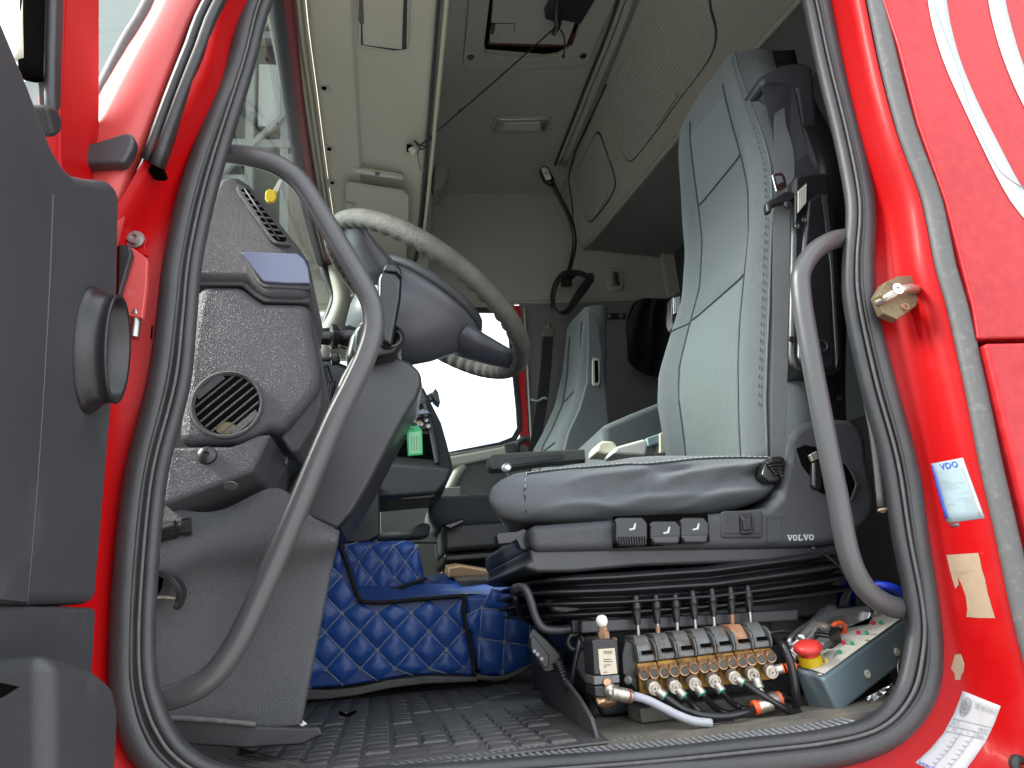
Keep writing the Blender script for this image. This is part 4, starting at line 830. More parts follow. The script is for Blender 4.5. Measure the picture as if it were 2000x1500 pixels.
# spokes and hub: near-side view of a tapered bowl with a padded cap
def bowl(name, prof, m, ang0=0, sx=1.0, sy=1.0, n=28):
    rws = []
    for (r, h, dx) in prof:
        rws.append([WC + WU * (math.cos(t) * r * sx + dx) + WVv * (math.sin(t) * r * sy) + WN * h for t in [2 * math.pi * i / n for i in range(n)]])
    return grid(name, rws, m, sw, closed_u=True, cap=True)
bowl('hub_body', [(.05, -.16, -.03), (.075, -.15, -.03), (.10, -.11, -.02), (.125, -.05, -.005), (.132, -.01, 0), (.130, .0, 0)], 'hub', sx=1.08, sy=.8)
bowl('hub_cap', [(.130, .002, 0), (.134, .012, 0), (.128, .024, 0), (.1, .034, 0), (.05, .038, 0)], 'dash', sx=1.06, sy=.8)
bowl('cap_gap', [(.127, -.001, 0), (.127, .003, 0)], 'hole', sx=1.07, sy=.805)
def spoke(t, wdt):
    rad = WU * math.cos(t) + WVv * math.sin(t); tan = WU * -math.sin(t) + WVv * math.cos(t); rws = []
    for f, w_, h, th in ((.44, wdt * 1.25, -.03, .034), (.6, wdt, -.024, .03), (.8, wdt * .85, -.012, .022), (.97, wdt * .75, 0, .014)):
        c = WC + rad * (WR * f) + WN * h
        rws.append([c + tan * (w_ * math.cos(a)) + WN * (th * math.sin(a)) for a in [2 * math.pi * i / 16 for i in range(16)]])
    return grid('spoke', rws, 'hub', sw, closed_u=True, cap=True)
for t, w_ in ((.08, .06), (3.75, .045), (2.53, .045)): spoke(t, w_)
# ---- key tag hanging from the ignition
kt = thing('key_tag', 'bright green plastic key tag hanging from the ignition', 'key tag', PY(810, 890, .58))
pyprism('tag_body', [(793, 842), (797, 836), (807, 831), (815, 831), (822, 836), (825, 842), (826, 888), (796, 891)], .58, .005, 'green', kt, bev=.002)
pyprism('tag_paper', [(798, 845), (821, 842), (822, 884), (799, 887)], .5785, .001, 'greenp2', kt, bev=0)
for k in range(4): pyprism('tag_line', [(803 + k * 5, 852), (804 + k * 5, 852), (805 + k * 5, 880), (804 + k * 5, 880)], .578, .0004, 'greymetal', kt, bev=0)
torus('key_ring', PY(809, 830, .583), (.6, -.7, 0), .011, .0012, 'chrome', kt, seg=20, rs=6)
for k in range(4): torus('chain_link', PY(806 - k * 3.2, 822 - k * 6, .583), (.5 if k % 2 else -.6, -.7, .2), .006, .0013, 'chrome', kt, seg=14, rs=6)
pyprism('key_blade', [(785, 818), (792, 817), (791, 856), (786, 856)], .60, .004, 'chrome', kt, bev=.001)
# ---- centre console beyond the column
cc = thing('centre_console', 'black centre console with radio bay beyond the steering column', 'console', (.05, 1.2, .5))
YC = 1.35
pyprism('console_side', [(700, 775), (826, 752), (842, 785), (862, 825), (872, 860), (884, 906), (884, 918), (868, 948), (850, 962), (720, 962), (700, 900)], YC, .35, 'dashfine', cc, bev=.012, seg=3)
pyprism('console_front', [(700, 898), (760, 905), (862, 912), (884, 916), (872, 945), (852, 964), (740, 974), (700, 960)], YC - .03, .3, 'dash', cc, bev=.012, seg=3)
pyprism('console_frame', [(800, 780), (832, 778), (848, 830), (860, 904), (850, 906), (838, 840), (826, 790), (800, 790)], YC - .02, .03, 'dash', cc, bev=.006)
pyprism('radio_bay', [(770, 810), (828, 808), (840, 838), (770, 842)], YC - .012, .01, 'plastic', cc, bev=.003)
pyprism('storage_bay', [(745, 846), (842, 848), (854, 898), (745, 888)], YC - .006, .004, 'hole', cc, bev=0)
pyprism('console_lip', [(806, 800), (836, 800), (842, 808), (806, 812)], YC - .06, .05, 'bluetrim', cc, bev=.004)
for p in ((832, 822), (822, 830), (836, 834)): lathe('console_knob', PY(*p, YC - .012), (0, -1, 0), [(.008, 0), (.007, .012), (.001, .013)], 'metal', cc, seg=10)
pyprism('radio_strip', [(805, 822), (822, 821), (823, 826), (806, 827)], YC - .015, .004, 'brass', cc, bev=.001)
for p, q_ in (((826, 800), (834, 812)),): tube('console_glint', [PY(*p, YC - .03), PY(*q_, YC - .03)], .004, 'bluetrim', cc, seg=6, smooth_path=False)
pyprism('console_bracket', [(740, 962), (850, 962), (872, 948), (845, 972), (800, 976), (760, 975)], YC - .01, .2, 'black', cc, bev=.004)
ph = thing('phone_holder', 'small black phone holder on top of the centre console', 'phone holder', PY(850, 780, YC))
pyprism('holder_cradle', [(842, 770), (850, 757), (856, 765), (860, 785), (858, 790), (848, 782)], YC + .02, .05, 'black', ph, bev=.004)
pyprism('holder_arm', [(832, 772), (846, 764), (848, 780), (836, 785)], YC + .03, .03, 'black', ph, bev=.003)
# lower dash trim in front of passenger
lt = thing('passenger_foot_trim', 'grey moulded trim with pull handle below the console', 'foot trim', PY(790, 1030, 1.7))
pyprism('trim_wall', [(640, 940), (742, 945), (742, 1045), (720, 1060), (640, 1062)], 1.28, .06, 'plastic', lt, bev=.008)
pyprism('trim_wall', [(742, 960), (900, 950), (900, 1060), (742, 1060)], 1.9, .04, 'greywall', lt, bev=.004)
pyprism('trim_post', [(738, 975), (764, 975), (758, 1040), (738, 1040)], 1.6, .05, 'beige2', lt, bev=.006) if False else None
pyprism('trim_handle', [(735, 1040), (800, 1036), (822, 1022), (838, 1020), (841, 1028), (839, 1046), (820, 1052), (735, 1056)], 1.45, .06, 'dashfine', lt, bev=.012, seg=3)
# ================================================================ grab bars
def bar(name, label, pts, r, flanges):
    t_ = thing(name, label, 'grab bar', pts[0]); tube('bar', pts, r, 'tube', t_, seg=18, n=10)
    for p, a in flanges: lathe('mounting_collar', p, a, [(r * 1.25, -.012), (r * 1.25, .004), (r * 1.05, .006)], 'plastic', t_, seg=16)
lp = [((405, 293), .06), ((440, 299), .035), ((490, 306), .02), ((540, 322), .018), ((585, 355), .018), ((625, 415), .018), ((668, 487), .018), ((708, 555), .018), ((727, 600), .018), ((729, 645), .018), ((715, 695), .018), ((690, 750), .018), ((655, 820), .018), ((620, 900), .018), ((585, 985), .018), ((540, 1090), .018), ((495, 1190), .018), ((460, 1260), .018), ((420, 1315), .018), ((375, 1347), .02), ((320, 1365), .03), ((285, 1371), .05)]
LB = [PY(*p, y) for p, y in lp]
bar('grab_bar', 'long bent grey grab bar before the dashboard', LB, .0148, [])
rp = [((1675, 452), .06), ((1655, 463), .03), ((1625, 470), .012), ((1590, 492), .004), ((1566, 530), .0), ((1565, 575), 0), ((1576, 650), 0), ((1590, 730), 0), ((1605, 810), 0), ((1620, 890), 0), ((1636, 970), 0), ((1650, 1050), .0), ((1667, 1110), .0), ((1695, 1155), .005), ((1735, 1182), .015), ((1775, 1190), .03), ((1800, 1192), .05)]
bar('grab_bar', 'shorter bent grey grab bar behind the driver seat', [PY(*p, y) for p, y in rp], .0146, [])
# ================================================================ floor mat with raised blocks
mt = thing('floor_mat', 'black rubber floor mat moulded in raised squares with dusty wear', 'floor mat', (0, .4, -.02))
ZM = -.022
MAT = [PZ(a, b, ZM) for a, b in [(330, 1445), (590, 1400), (600, 1345), (760, 1325), (930, 1322), (1035, 1316), (1110, 1345), (1196, 1440)]]
MATQ = [V((-.34, .03, ZM)), V((-.26, .3, ZM)), V((-.23, .95, ZM)), V((.36, .95, ZM)), V((.32, .5, ZM)), V((.265, .03, ZM))]
prism('mat_sheet', MATQ, (0, 0, -.006), 'matr', mt, bev=.002)
c_ = .040; bmsh = None; cnt = 0
def block_mesh(sx, sy, k):
    b = .0028; h = .0042; vs = []
    for z, e in ((0, 0), (h * .7, .001), (h, .0035)):
        for X_, Y_ in ((-1, -1), (1, -1), (1, 1), (-1, 1)): vs.append((X_ * (sx - e), Y_ * (sy - e), z + (0 if z == 0 else .0006 * math.sin(k * 7 + X_ * 2 + Y_))))
    fs = [(8, 9, 10, 11)] + [(a + i, a + (i + 1) % 4, a + 4 + (i + 1) % 4, a + 4 + i) for a in (0, 4) for i in range(4)]
    me = bpy.data.meshes.new('tread_block'); me.from_pydata(vs, [], fs); me.materials.append(M['matr'])
    return me
bm_ = [block_mesh(.0165, .0165, k) for k in range(6)]
for i in range(-8, 8):
    for j in range(0, 22):
        x = .02 + i * .0385 + .0; y = .07 + j * .0395
        x += .02 * (j * .0395) * -.4
        lft = -.33 + (y * .09); rgt = .25 + max(0, (y - .1)) * .1
        if x < lft + .02 or x > rgt - .02 or y > .93: continue
        u, v_ = proj((x, y, ZM))
        if v_ > 1530 or u < 290: continue
        wear = mnoise.noise(V((x * 6, y * 5, 3)))
        if wear > .55: continue
        o = bpy.data.objects.new('tread_block', bm_[(i * 7 + j * 3) % 6]); COL.objects.link(o); o.location = (x, y, ZM - (.003 if wear > .15 else 0) - .0005)
        o.rotation_euler.z = random.uniform(-.03, .03); o.parent = mt; o.matrix_parent_inverse = Matrix.Translation(-mt.location); cnt += 1
FLP = [V((.256, .056, -.034)), V((.276, .52, -.03)), V((.268, .52, .075)), V((.255, .3, .06)), V((.252, .12, .02)), V((.25, .06, .002))]
prism('mat_flap', YS([(1118, 1298), (1150, 1330), (1182, 1375), (1200, 1412), (1196, 1443), (1160, 1418), (1122, 1372), (1100, 1330)], .06) if False else FLP, (.006, 0, 0), 'matr', mt, bev=.002)
pyprism('mat_rear_edge', [(588, 1345), (640, 1348), (700, 1342), (760, 1328), (830, 1320), (930, 1322), (935, 1332), (830, 1336), (760, 1345), (700, 1358), (640, 1366), (588, 1368)], .80, .01, 'matr', mt, bev=.003)
tube('mat_tear', [PZ(a, b, ZM + .006) for a, b in [(664, 1392), (676, 1397), (694, 1390)]], .003, 'hole', mt, seg=6)
# near threshold strip on the left, ribbed sill plate on the right
th = thing('threshold_strip', 'long grooved dark rubber strip on the threshold beside the kick panel', 'threshold', PZ(430, 1470, -.02))
for k in range(7):
    a = (335, 1432 + k * 5); b = (610 + k * 8, 1500 + k * 6)
    p0, p1 = PZ(*a, -.012), PZ(*b, -.012)
    ribbon('strip_rib', [p0, p0.lerp(p1, .5), p1], V((0, .009, .0)), .006, 'strip' if k % 3 == 1 else 'matr', th, n=2)
si = thing('sill_plate', 'ribbed grey sill plate along the foot of the opening', 'sill plate', (.45, .03, -.03))
p_in = YS([(760, 1494), (1000, 1464), (1195, 1445), (1400, 1425), (1560, 1405), (1640, 1398)], .05)
p_out = YS([(790, 1512), (1010, 1492), (1235, 1471), (1440, 1449), (1595, 1432), (1680, 1408)], .008)
pi, po = crs(p_in, 66), crs(p_out, 66)
grid('plate', [[p + V((0, 0, -.03)) for p in po], po, pi, [p + V((0, .004, -.02)) for p in pi]], 'tread', si)
for k in range(1, 65):
    q0, q1 = po[k] + V((0, 0, .0006)), pi[k] + V((-.006, 0, .0006))
    tube('plate_rib', [q0, q0.lerp(q1, .5) + V((.001, 0, 0)), q1], .0022, 'treadlight', si, seg=6, n=2)
lathe('plate_button', PY(1640, 1412, .035), (0, 0, 1), [(.02, 0), (.018, .002), (.016, .0005), (.001, .0005)], 'tread', si, seg=20)
# ================================================================ blue quilted engine tunnel cover
qt = thing('tunnel_cover', 'blue diamond quilted vinyl cover over the engine tunnel', 'tunnel cover', (.05, 1.0, 0))
YQ = .93
front = [(560, 1350), (570, 1180), (620, 1090), (650, 1058), (668, 1062), (690, 1130), (700, 1172), (712, 1177), (800, 1172), (906, 1163), (918, 1230), (928, 1290), (932, 1322), (870, 1316), (800, 1320), (740, 1330), (680, 1340), (600, 1345)]
qf = pyprism('front_panel', front, YQ + .004, .3, 'quiltbase', qt, bev=.006)
YQ2 = 1.2
back = [(652, 1062), (668, 1060), (720, 1057), (790, 1055), (806, 1058), (816, 1068), (824, 1100), (832, 1140), (700, 1172), (690, 1130)]
qb = pyprism('upper_panel', back, YQ2 + .004, .3, 'quiltbase', qt, bev=.015, seg=4)
side = [(906, 1163), (960, 1160), (1040, 1148), (1075, 1150), (1060, 1250), (1040, 1305), (985, 1322), (940, 1322), (928, 1290)]
qs = pyprism('side_panel', side, YQ - .022, .3, 'quiltbase', qt, bev=.014, seg=4)
tz = PY(800, 1172, YQ).z
rowsT = []
fr_ = crs(YS([(690, 1176), (760, 1173), (850, 1168), (908, 1162), (980, 1158), (1050, 1148)], YQ - .008), 22); bk_ = crs(YS([(690, 1128), (760, 1126), (850, 1124), (920, 1122), (1000, 1120), (1090, 1116)], 1.42), 22)
for j in range(12): rowsT.append([a_.lerp(b_, j / 11) + V((0, 0, .005 * mnoise.noise(V((i * .5, j * .8, 0))) + .003 * math.sin(i * 1.1 + j))) for i, (a_, b_) in enumerate(zip(fr_, bk_))])
grid('top_sheet', rowsT, 'quilt', qt, sub=1)
def inside(px, poly):
    x, y = px; c = False; k = len(poly)
    for i in range(k):
        x1, y1 = poly[i]; x2, y2 = poly[(i + 1) % k]
        if (y1 > y) != (y2 > y) and x < (x2 - x1) * (y - y1) / (y2 - y1) + x1: c = not c
    return c
def clip(poly, quad):
    """clip quad (2D) by convex-ish outline edges: keep vertices inside, pull others to centre"""
    out = []
    cx = sum(a for a, b in quad) / len(quad); cy = sum(b for a, b in quad) / len(quad)
    if not inside((cx, cy), poly): return None
    for (x, y) in quad:
        t = 1.0
        while t > .3 and not inside((cx + (x - cx) * t, cy + (y - cy) * t), poly): t -= .05
        out.append((cx + (x - cx) * t, cy + (y - cy) * t))
    return out
def puff(quad3, nrm, h, par, name='quilt_pad'):
    N = 6; vs = []; fs = []
    for j in range(N + 1):
        for i in range(N + 1):
            u, v_ = i / N, j / N; p = quad3[0] * (1 - u) * (1 - v_) + quad3[1] * u * (1 - v_) + quad3[2] * u * v_ + quad3[3] * (1 - u) * v_
            b = (max(0, math.sin(math.pi * u)) * max(0, math.sin(math.pi * v_))) ** .4
            vs.append(p + nrm * (h * b + .0022 * mnoise.noise(p * 45) * b))
    for j in range(N):
        for i in range(N): a = j * (N + 1) + i; fs.append((a, a + 1, a + N + 2, a + N + 1))
    return mesh(name, vs, fs, 'quilt', par, smooth=True)
def quilt(poly, o, e1, e2, rng, y, h, nrm, par):
    """grid of diamonds in photo units on the cover's own plane"""
    pts = set()
    for i in range(*rng[0]):
        for j in range(*rng[1]):
            f = lambda a, b: (o[0] + e1[0] * a + e2[0] * b, o[1] + e1[1] * a + e2[1] * b)
            qd = [f(i, j), f(i + 1, j), f(i + 1, j + 1), f(i, j + 1)]
            cl = clip(poly, qd)
            if not cl: continue
            c = (sum(a for a, b in cl) / 4, sum(b for a, b in cl) / 4); ins = [(c[0] + (a - c[0]) * .965, c[1] + (b - c[1]) * .965) for a, b in cl]
            puff([PY(a, b, y) for a, b in ins], nrm, h, par)
            for k, a in enumerate(qd):
                if inside(a, poly): pts.add((round(a[0], 1), round(a[1], 1)))
            for k in range(4):
                a, b = cl[k], cl[(k + 1) % 4]
                if k in (0, 3) and math.dist(a, b) > 8: tube('stitch_line', [PY(*a, y - .0015), PY(*b, y - .0015)], .0014, 'qthread', par, seg=5, smooth_path=False)
    for a in pts: torus('stitch_eyelet', PY(*a, y - .003), (nrm), .0038, .0013, 'qthread', par, seg=10, rs=5)
n0 = V((0, -1, 0))
quilt(front, (702, 1234), (34.5, 36), (33, -36.5), ((-5, 7), (-6, 7)), YQ, .0075, n0, qf)
quilt(back, (700, 1098), (24, 31), (22, -31), ((-5, 7), (-6, 6)), YQ2, .005, n0, qb)
quilt(side, (941, 1187), (48, 7), (-4, 60), ((-1, 4), (-1, 4)), YQ - .028, .007, n0, qs)
for px, y in (([(664, 1060), (672, 1085), (684, 1120), (697, 1160), (704, 1172), (712, 1177)], YQ - .012), ([(706, 1175), (740, 1177), (800, 1172), (860, 1167), (908, 1163)], YQ - .012), ([(698, 1167), (740, 1158), (790, 1145), (834, 1129)], YQ2 - .06), ([(908, 1163), (905, 1190), (912, 1230), (922, 1270), (926, 1320)], YQ - .038)):
    tube('black_binding', YS(px, y), .0048, 'piping', qt, seg=8)
tube('frayed_hem', YS([(930, 1322), (970, 1326), (1000, 1318), (1040, 1300)], YQ - .04), .006, 'floor', qt, seg=7)
pm = thing('paper_folder', 'black folder and brown card lying on the blue tunnel cover', 'folder', PY(950, 1135, 1.1))
prism('folder', YS([(890, 1134), (1000, 1128), (1080, 1122), (1080, 1140), (1000, 1146), (905, 1150)], 1.12), (0, .2, .03), 'hose', pm, bev=.004)
prism('card', YS([(876, 1128), (878, 1110), (900, 1106), (960, 1116), (1030, 1121), (1030, 1128), (960, 1131)], 1.25), (0, .15, .02), 'wood', pm, bev=.003)
# ================================================================ seats
def interp(tab, z):
    tab = sorted(tab)
    if z <= tab[0][0]: return tab[0][1:]
    for a, b in zip(tab, tab[1:]):
        if z <= b[0]:
            t = (z - a[0]) / (b[0] - a[0]); return [p + (q - p) * t for p, q in zip(a[1:], b[1:])]
    return tab[-1][1:]
class Back:
    """backrest surface: near and far front edges traced with their own depth, bolsters and thickness added"""
    def __init__(s, near, far, bol=.03, thick=.12):
        s.n = [(p.z, p.x, p.y) for p in [PY(a, b, y) for a, b, y in near]]; s.f = [(p.z, p.x, p.y) for p in [PY(a, b, y) for a, b, y in far]]
        s.bol, s.th = bol, thick
        s.z0 = max(min(a[0] for a in s.n), min(a[0] for a in s.f)) - .06; s.z1 = .5 * (max(a[0] for a in s.n) + max(a[0] for a in s.f))
    def edge(s, z):
        xn, yn = interp(s.n, z); xf, yf = interp(s.f, z); return xn, yn, xf, yf
    def S(s, u, z, off=0):
        xn, yn, xf, yf = s.edge(z); x = xn + (xf - xn) * u
        b = s.bol * min(1, (s.z1 - z) / .35)
        prof = lambda d: math.exp(-((d - .13) / .08) ** 2)
        x -= b * (prof(u) + prof(1 - u)) - b * .35
        e = min(u, 1 - u)
        if e < .06: x += .03 * (1 - e / .06) ** 2
        return V((x - off, yn + (yf - yn) * u, z))
    def ring(s, z, shrink=0):
        xn, yn, xf, yf = s.edge(z); pts = [s.S(i / 30, z) for i in range(31)]
        th = s.th
        pts += [V((xf + .05, yf + .008, z)), V((xf + th * .8, yf, z)), V((xf + th, yf - .03, z)), V(((xn + xf) / 2 + th, (yn + yf) / 2, z)), V((xn + th, yn + .03, z)), V((xn + th * .8, yn, z)), V((xn + .05, yn - .008, z))]
        if shrink:
            c = sum(pts, V()) / len(pts); pts = [c + (p - c) * (1 - shrink) for p in pts]
        return pts
    def build(s, name, m, par, n=44):
        rows = [s.ring(s.z0 + (s.z1 - s.z0) * i / n) for i in range(n + 1)]
        for dz, sh in ((.008, .12), (.016, .35), (.019, .7)):
            r = s.ring(s.z1, sh); rows.append([p + V((0, 0, dz)) for p in r])
        return grid(name, rows, m, par, closed_u=True, cap=True)
    def patch(s, name, u0, u1, z0, z1, m, par, off=.0025, nu=16, nz=20):
        uu = (lambda z: (u0(z), u1(z))) if callable(u0) else (lambda z: (u0, u1))
        rows = []
        for j in range(nz + 1):
            z = z0 + (z1 - z0) * j / nz; a, b = uu(z); edge_j = min(j, nz - j)
            rows.append([s.S(a + (b - a) * i / nu, z, off if (0 < i < nu and edge_j > 0) else -.001) for i in range(nu + 1)])
        return grid(name, rows, m, par)
    def line(s, pts, off=.003): return [s.S(u, z, off) for u, z in pts]
ds = thing('driver_seat', 'blue grey fabric driver air seat on black bellows', 'seat', (.5, .45, 0))
DB = Back([(1441, 119, .415), (1452, 150, .37), (1470, 200, .31), (1492, 255, .25), (1508, 310, .215), (1513, 400, .2), (1510, 500, .2), (1508, 600, .2), (1503, 700, .2), (1500, 780, .2), (1502, 860, .2), (1506, 930, .2)],
          [(1425, 119, .49), (1400, 146, .54), (1370, 185, .6), (1340, 222, .65), (1321, 262, .68), (1318, 310, .68), (1324, 390, .68), (1334, 510, .68), (1327, 600, .68), (1296, 690, .68), (1279, 745, .68), (1277, 800, .68), (1290, 865, .68), (1300, 930, .68)], bol=.026)
bkd = DB.build('backrest', 'fabric', ds)
# match seam heights to the photo
def z_at(B, u, px, lo=.3, hi=1.45):
    """height on the backrest at u whose picture height is px (bisection on the real surface)"""
    for _ in range(40):
        mid = (lo + hi) / 2
        if proj(B.S(u, mid))[1] > px: lo = mid
        else: hi = mid
    return (lo + hi) / 2
zA = .5 * (z_at(DB, .74, 393) + z_at(DB, .24, 305)); zB = .5 * (z_at(DB, .74, 605) + z_at(DB, .2, 547))
DB.patch('upper_insert', .24, .76, zA, DB.z1 - .10, 'fabricpat', bkd)
DB.patch('lower_insert', .24, .76, DB.z0 + .03, zB, 'fabricpat', bkd)
DB.patch('middle_insert', .24, .76, zB + .004, zA - .004, 'fabric', bkd, off=.002)
for u in (.24, .76):
    tube('seam', DB.line([(u, DB.z0 + (DB.z1 - .06 - DB.z0) * i / 24) for i in range(25)], .0005), .0022, 'seam', bkd, seg=5, smooth_path=False)
for z in (zA, zB): tube('seam', DB.line([(.24 + .52 * i / 12, z) for i in range(13)], .001), .0022, 'seam', bkd, seg=5, smooth_path=False)
tube('seam', DB.line([(.76 + .22 * i / 8, zB - .005) for i in range(9)], .001), .002, 'seam', bkd, seg=5, smooth_path=False)
tube('edge_piping', [DB.S(.035, DB.z0 + (DB.z1 - DB.z0) * i / 30, .003) for i in range(31)], .0024, 'fabricside', bkd, seg=6, smooth_path=False)
for i in range(56):
    z = DB.z0 + .1 + (DB.z1 - .02 - DB.z0 - .1) * i / 55
    a = DB.S(.052, z, .0035); b = DB.S(.052, z + .007, .0035)
    tube('stitch', [a, b], .0009, 'seam', bkd, seg=4, smooth_path=False)
# cushion
zt = [(.15, .345), (.18, .352), (.2, .357), (.3, .367), (.417, .376), (.55, .372), (.64, .364), (.72, .36)]; zb = [(.15, .285), (.17, .28), (.2, .274), (.227, .271), (.35, .262), (.515, .262), (.6, .275), (.657, .29), (.72, .3)]
FOLDS = [(0.28, 0.62, 0.5, 0.72, 0.0119, 0.07), (0.36, 0.52, 0.56, 0.78, -0.0136, 0.06), (0.42, 0.44, 0.62, 0.82, 0.0153, 0.06), (0.3, 0.36, 0.5, 0.42, -0.0119, 0.07), (0.36, 0.24, 0.6, 0.36, 0.0136, 0.08), (0.5, 0.34, 0.68, 0.72, -0.0153, 0.07), (0.24, 0.2, 0.4, 0.26, 0.0102, 0.07), (0.46, 0.12, 0.66, 0.3, 0.0119, 0.07), (0.56, 0.5, 0.68, 0.86, 0.0136, 0.06)]
def cring(x, sc=1):
    t, = interp(zt, x); b, = interp(zb, x); y0, y1 = .192, .70; cz = (t + b) / 2; hz = (t - b) / 2 * sc; cy = (y0 + y1) / 2; hy = (y1 - y0) / 2 * (1 - (1 - sc) * .12)
    pts = []
    for i in range(110):
        a = 2 * math.pi * i / 110; ca, sa = math.cos(a), math.sin(a); e = .42
        yy = cy - hy * math.copysign(abs(ca) ** .22, ca); zz = cz + hz * math.copysign(abs(sa) ** .62, sa)
        p = V((x + max(0, 1 - (x - .158) / .16) * .12 * (yy - .192) / .5, yy, zz))
        rz = (zz - b) / (t - b); side = max(0, ca) ** .5
        wr = .006 * mnoise.noise(V((x * 7, yy * 4, zz * 20 + x * 4)))
        for (xa, za, xb, zb_, amp, wd) in FOLDS:
            f_ = (x - xa) / (xb - xa)
            if -.1 < f_ < 1.1: wr += side * amp * math.sin(math.pi * min(1, max(0, (f_ + .1) / 1.2))) * math.exp(-((rz - (za + (zb_ - za) * f_ + .06 * math.sin(f_ * 5))) / wd) ** 2)
        p.y -= wr * (1 if ca > 0 else -1); p.z += .003 * mnoise.noise(V((x * 12, yy * 12, 1))); pts.append(p)
    return pts
xs = [.158, .161, .168, .18, .2] + [.21 + i * .006 for i in range(86)]
rows = []
for i, x in enumerate(xs):
    sc = (.35, .58, .78, .92, .985)[i] if i < 5 else 1
    rows.append(cring(x, sc))
cu = grid('cushion', rows, 'fabricside', ds, closed_u=True, cap=True)
HC = Hit([cu])
def seamline(px, m='seam', r=.0016, par=None, stitches=0):
    P = [HC(a, b, .0012) for a, b in px]; P = [p for p in P if p is not None]
    tube('cushion_seam', P, r, m, cu, seg=5)
    if stitches:
        R2 = resample(cat_rom(P, 8), stitches * 2)
        for k in range(0, stitches * 2 - 1, 2): tube('stitch', [R2[k] + V((0, -.0012, .002)), R2[k].lerp(R2[k + 1], 1) + V((0, -.0012, .002))], .0008, 'thread', cu, seg=4, smooth_path=False)
seamline([(1028, 927), (1080, 920), (1150, 914), (1225, 908)], stitches=22)
seamline([(1225, 908), (1260, 908), (1310, 903), (1370, 897), (1440, 895), (1500, 896)], stitches=26)
seamline([(1028, 927), (1025, 960), (1028, 1000)], stitches=6)
# base side panel with recliner cover
sb = [(1032, 1026), (1200, 1014), (1380, 1004), (1440, 997), (1500, 990), (1522, 968), (1536, 900), (1542, 858), (1556, 835), (1580, 822), (1620, 815), (1660, 818), (1684, 832), (1694, 860), (1700, 910), (1712, 965), (1712, 1000), (1698, 1022), (1672, 1045), (1645, 1060), (1600, 1068), (1440, 1071), (1200, 1074), (1110, 1076), (1038, 1078)]
base = pyprism('side_panel', sb, .165, .56, 'dash', ds, bev=.014, seg=4)
pyprism('side_recess', [(1556, 876), (1572, 869), (1598, 874), (1606, 892), (1648, 905), (1668, 925), (1676, 945), (1662, 976), (1640, 978), (1600, 960), (1590, 940), (1566, 908)], .1635, .004, 'hole', ds, bev=0)  # flat sheet on the panel; the opening's shade is its colour
pyprism('recess_rim', [(1650, 902), (1672, 922), (1681, 948), (1668, 980), (1660, 978), (1672, 946), (1664, 926)], .162, .006, 'plastic', ds, bev=.002)
pyprism('buckle_stalk', [(1588, 900), (1602, 896), (1608, 930), (1606, 958), (1588, 952)], .155, .02, 'gloss', ds, bev=.005)
pyprism('buckle_bit', [(1581, 888), (1596, 880), (1600, 896), (1588, 902)], .152, .008, 'fitting', ds, bev=.002)
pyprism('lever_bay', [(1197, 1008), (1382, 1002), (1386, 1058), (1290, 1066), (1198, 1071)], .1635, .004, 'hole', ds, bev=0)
def clever(x0, y0, x1, y1, ribs):
    t_ = pyprism('control_lever', [(x0, y0 + 6), (x0 + 6, y0), (x1 - 10, y0), (x1, y0 + 12), (x1, y1 - 16), (x1 - 4, y1), (x0 + 8, y1), (x0, y1 - 12)], .148, .03, 'gloss', ds, bev=.006, seg=3)
    if not ribs: pyprism('lever_edge', [(x0 + 2, y1 - 16), (x1 - 1, y1 - 18), (x1 - 4, y1 - 1), (x0 + 8, y1 - 1)], .144, .02, 'plastic', t_, bev=.004)
    cx = (x0 + x1) / 2 + 2; cy = y0 + 20
    pyprism('lever_icon', [(cx - 7, cy + 3), (cx + 1, cy + 1), (cx + 4, cy - 8), (cx + 7, cy - 8), (cx + 5, cy + 4), (cx - 6, cy + 6)], .1465, .0008, 'label', t_, bev=0)
    if ribs:
        for k in range(11): rbox('lever_rib', PY(x0 + 8 + k * 5, y1 - 10, .149), (.002, .01, .012), 'black', t_, bev=.0006)
clever(1201, 1010, 1266, 1066, True); clever(1269, 1017, 1331, 1063, False); clever(1329, 1010, 1386, 1061, False)
pyprism('switch_frame', [(1408, 1002), (1414, 998), (1486, 996), (1491, 1002), (1491, 1046), (1485, 1051), (1414, 1051), (1408, 1046)], .162, .006, 'dashfine', ds, bev=.003)
for a in ((1414, 1003, 1444, 1042), (1473, 1006, 1488, 1042)): pyprism('switch_blank', [(a[0], a[1]), (a[2], a[1]), (a[2], a[3]), (a[0], a[3])], .1608, .004, 'dashfine', ds, bev=.0012)
pyprism('rocker_switch', [(1447, 1006), (1470, 1004), (1472, 1042), (1449, 1044)], .156, .01, 'black', ds, bev=.003)
pyprism('rocker_cap', [(1450, 1010), (1468, 1009), (1469, 1036), (1452, 1038)], .1535, .008, 'gloss', ds, bev=.003)
tube('square_outline', [PY(a, b, .1648) for a, b in [(1497, 1012), (1527, 1010), (1528, 1060), (1498, 1062)]], .0008, 'seam', ds, seg=5, closed=True, smooth_path=False)
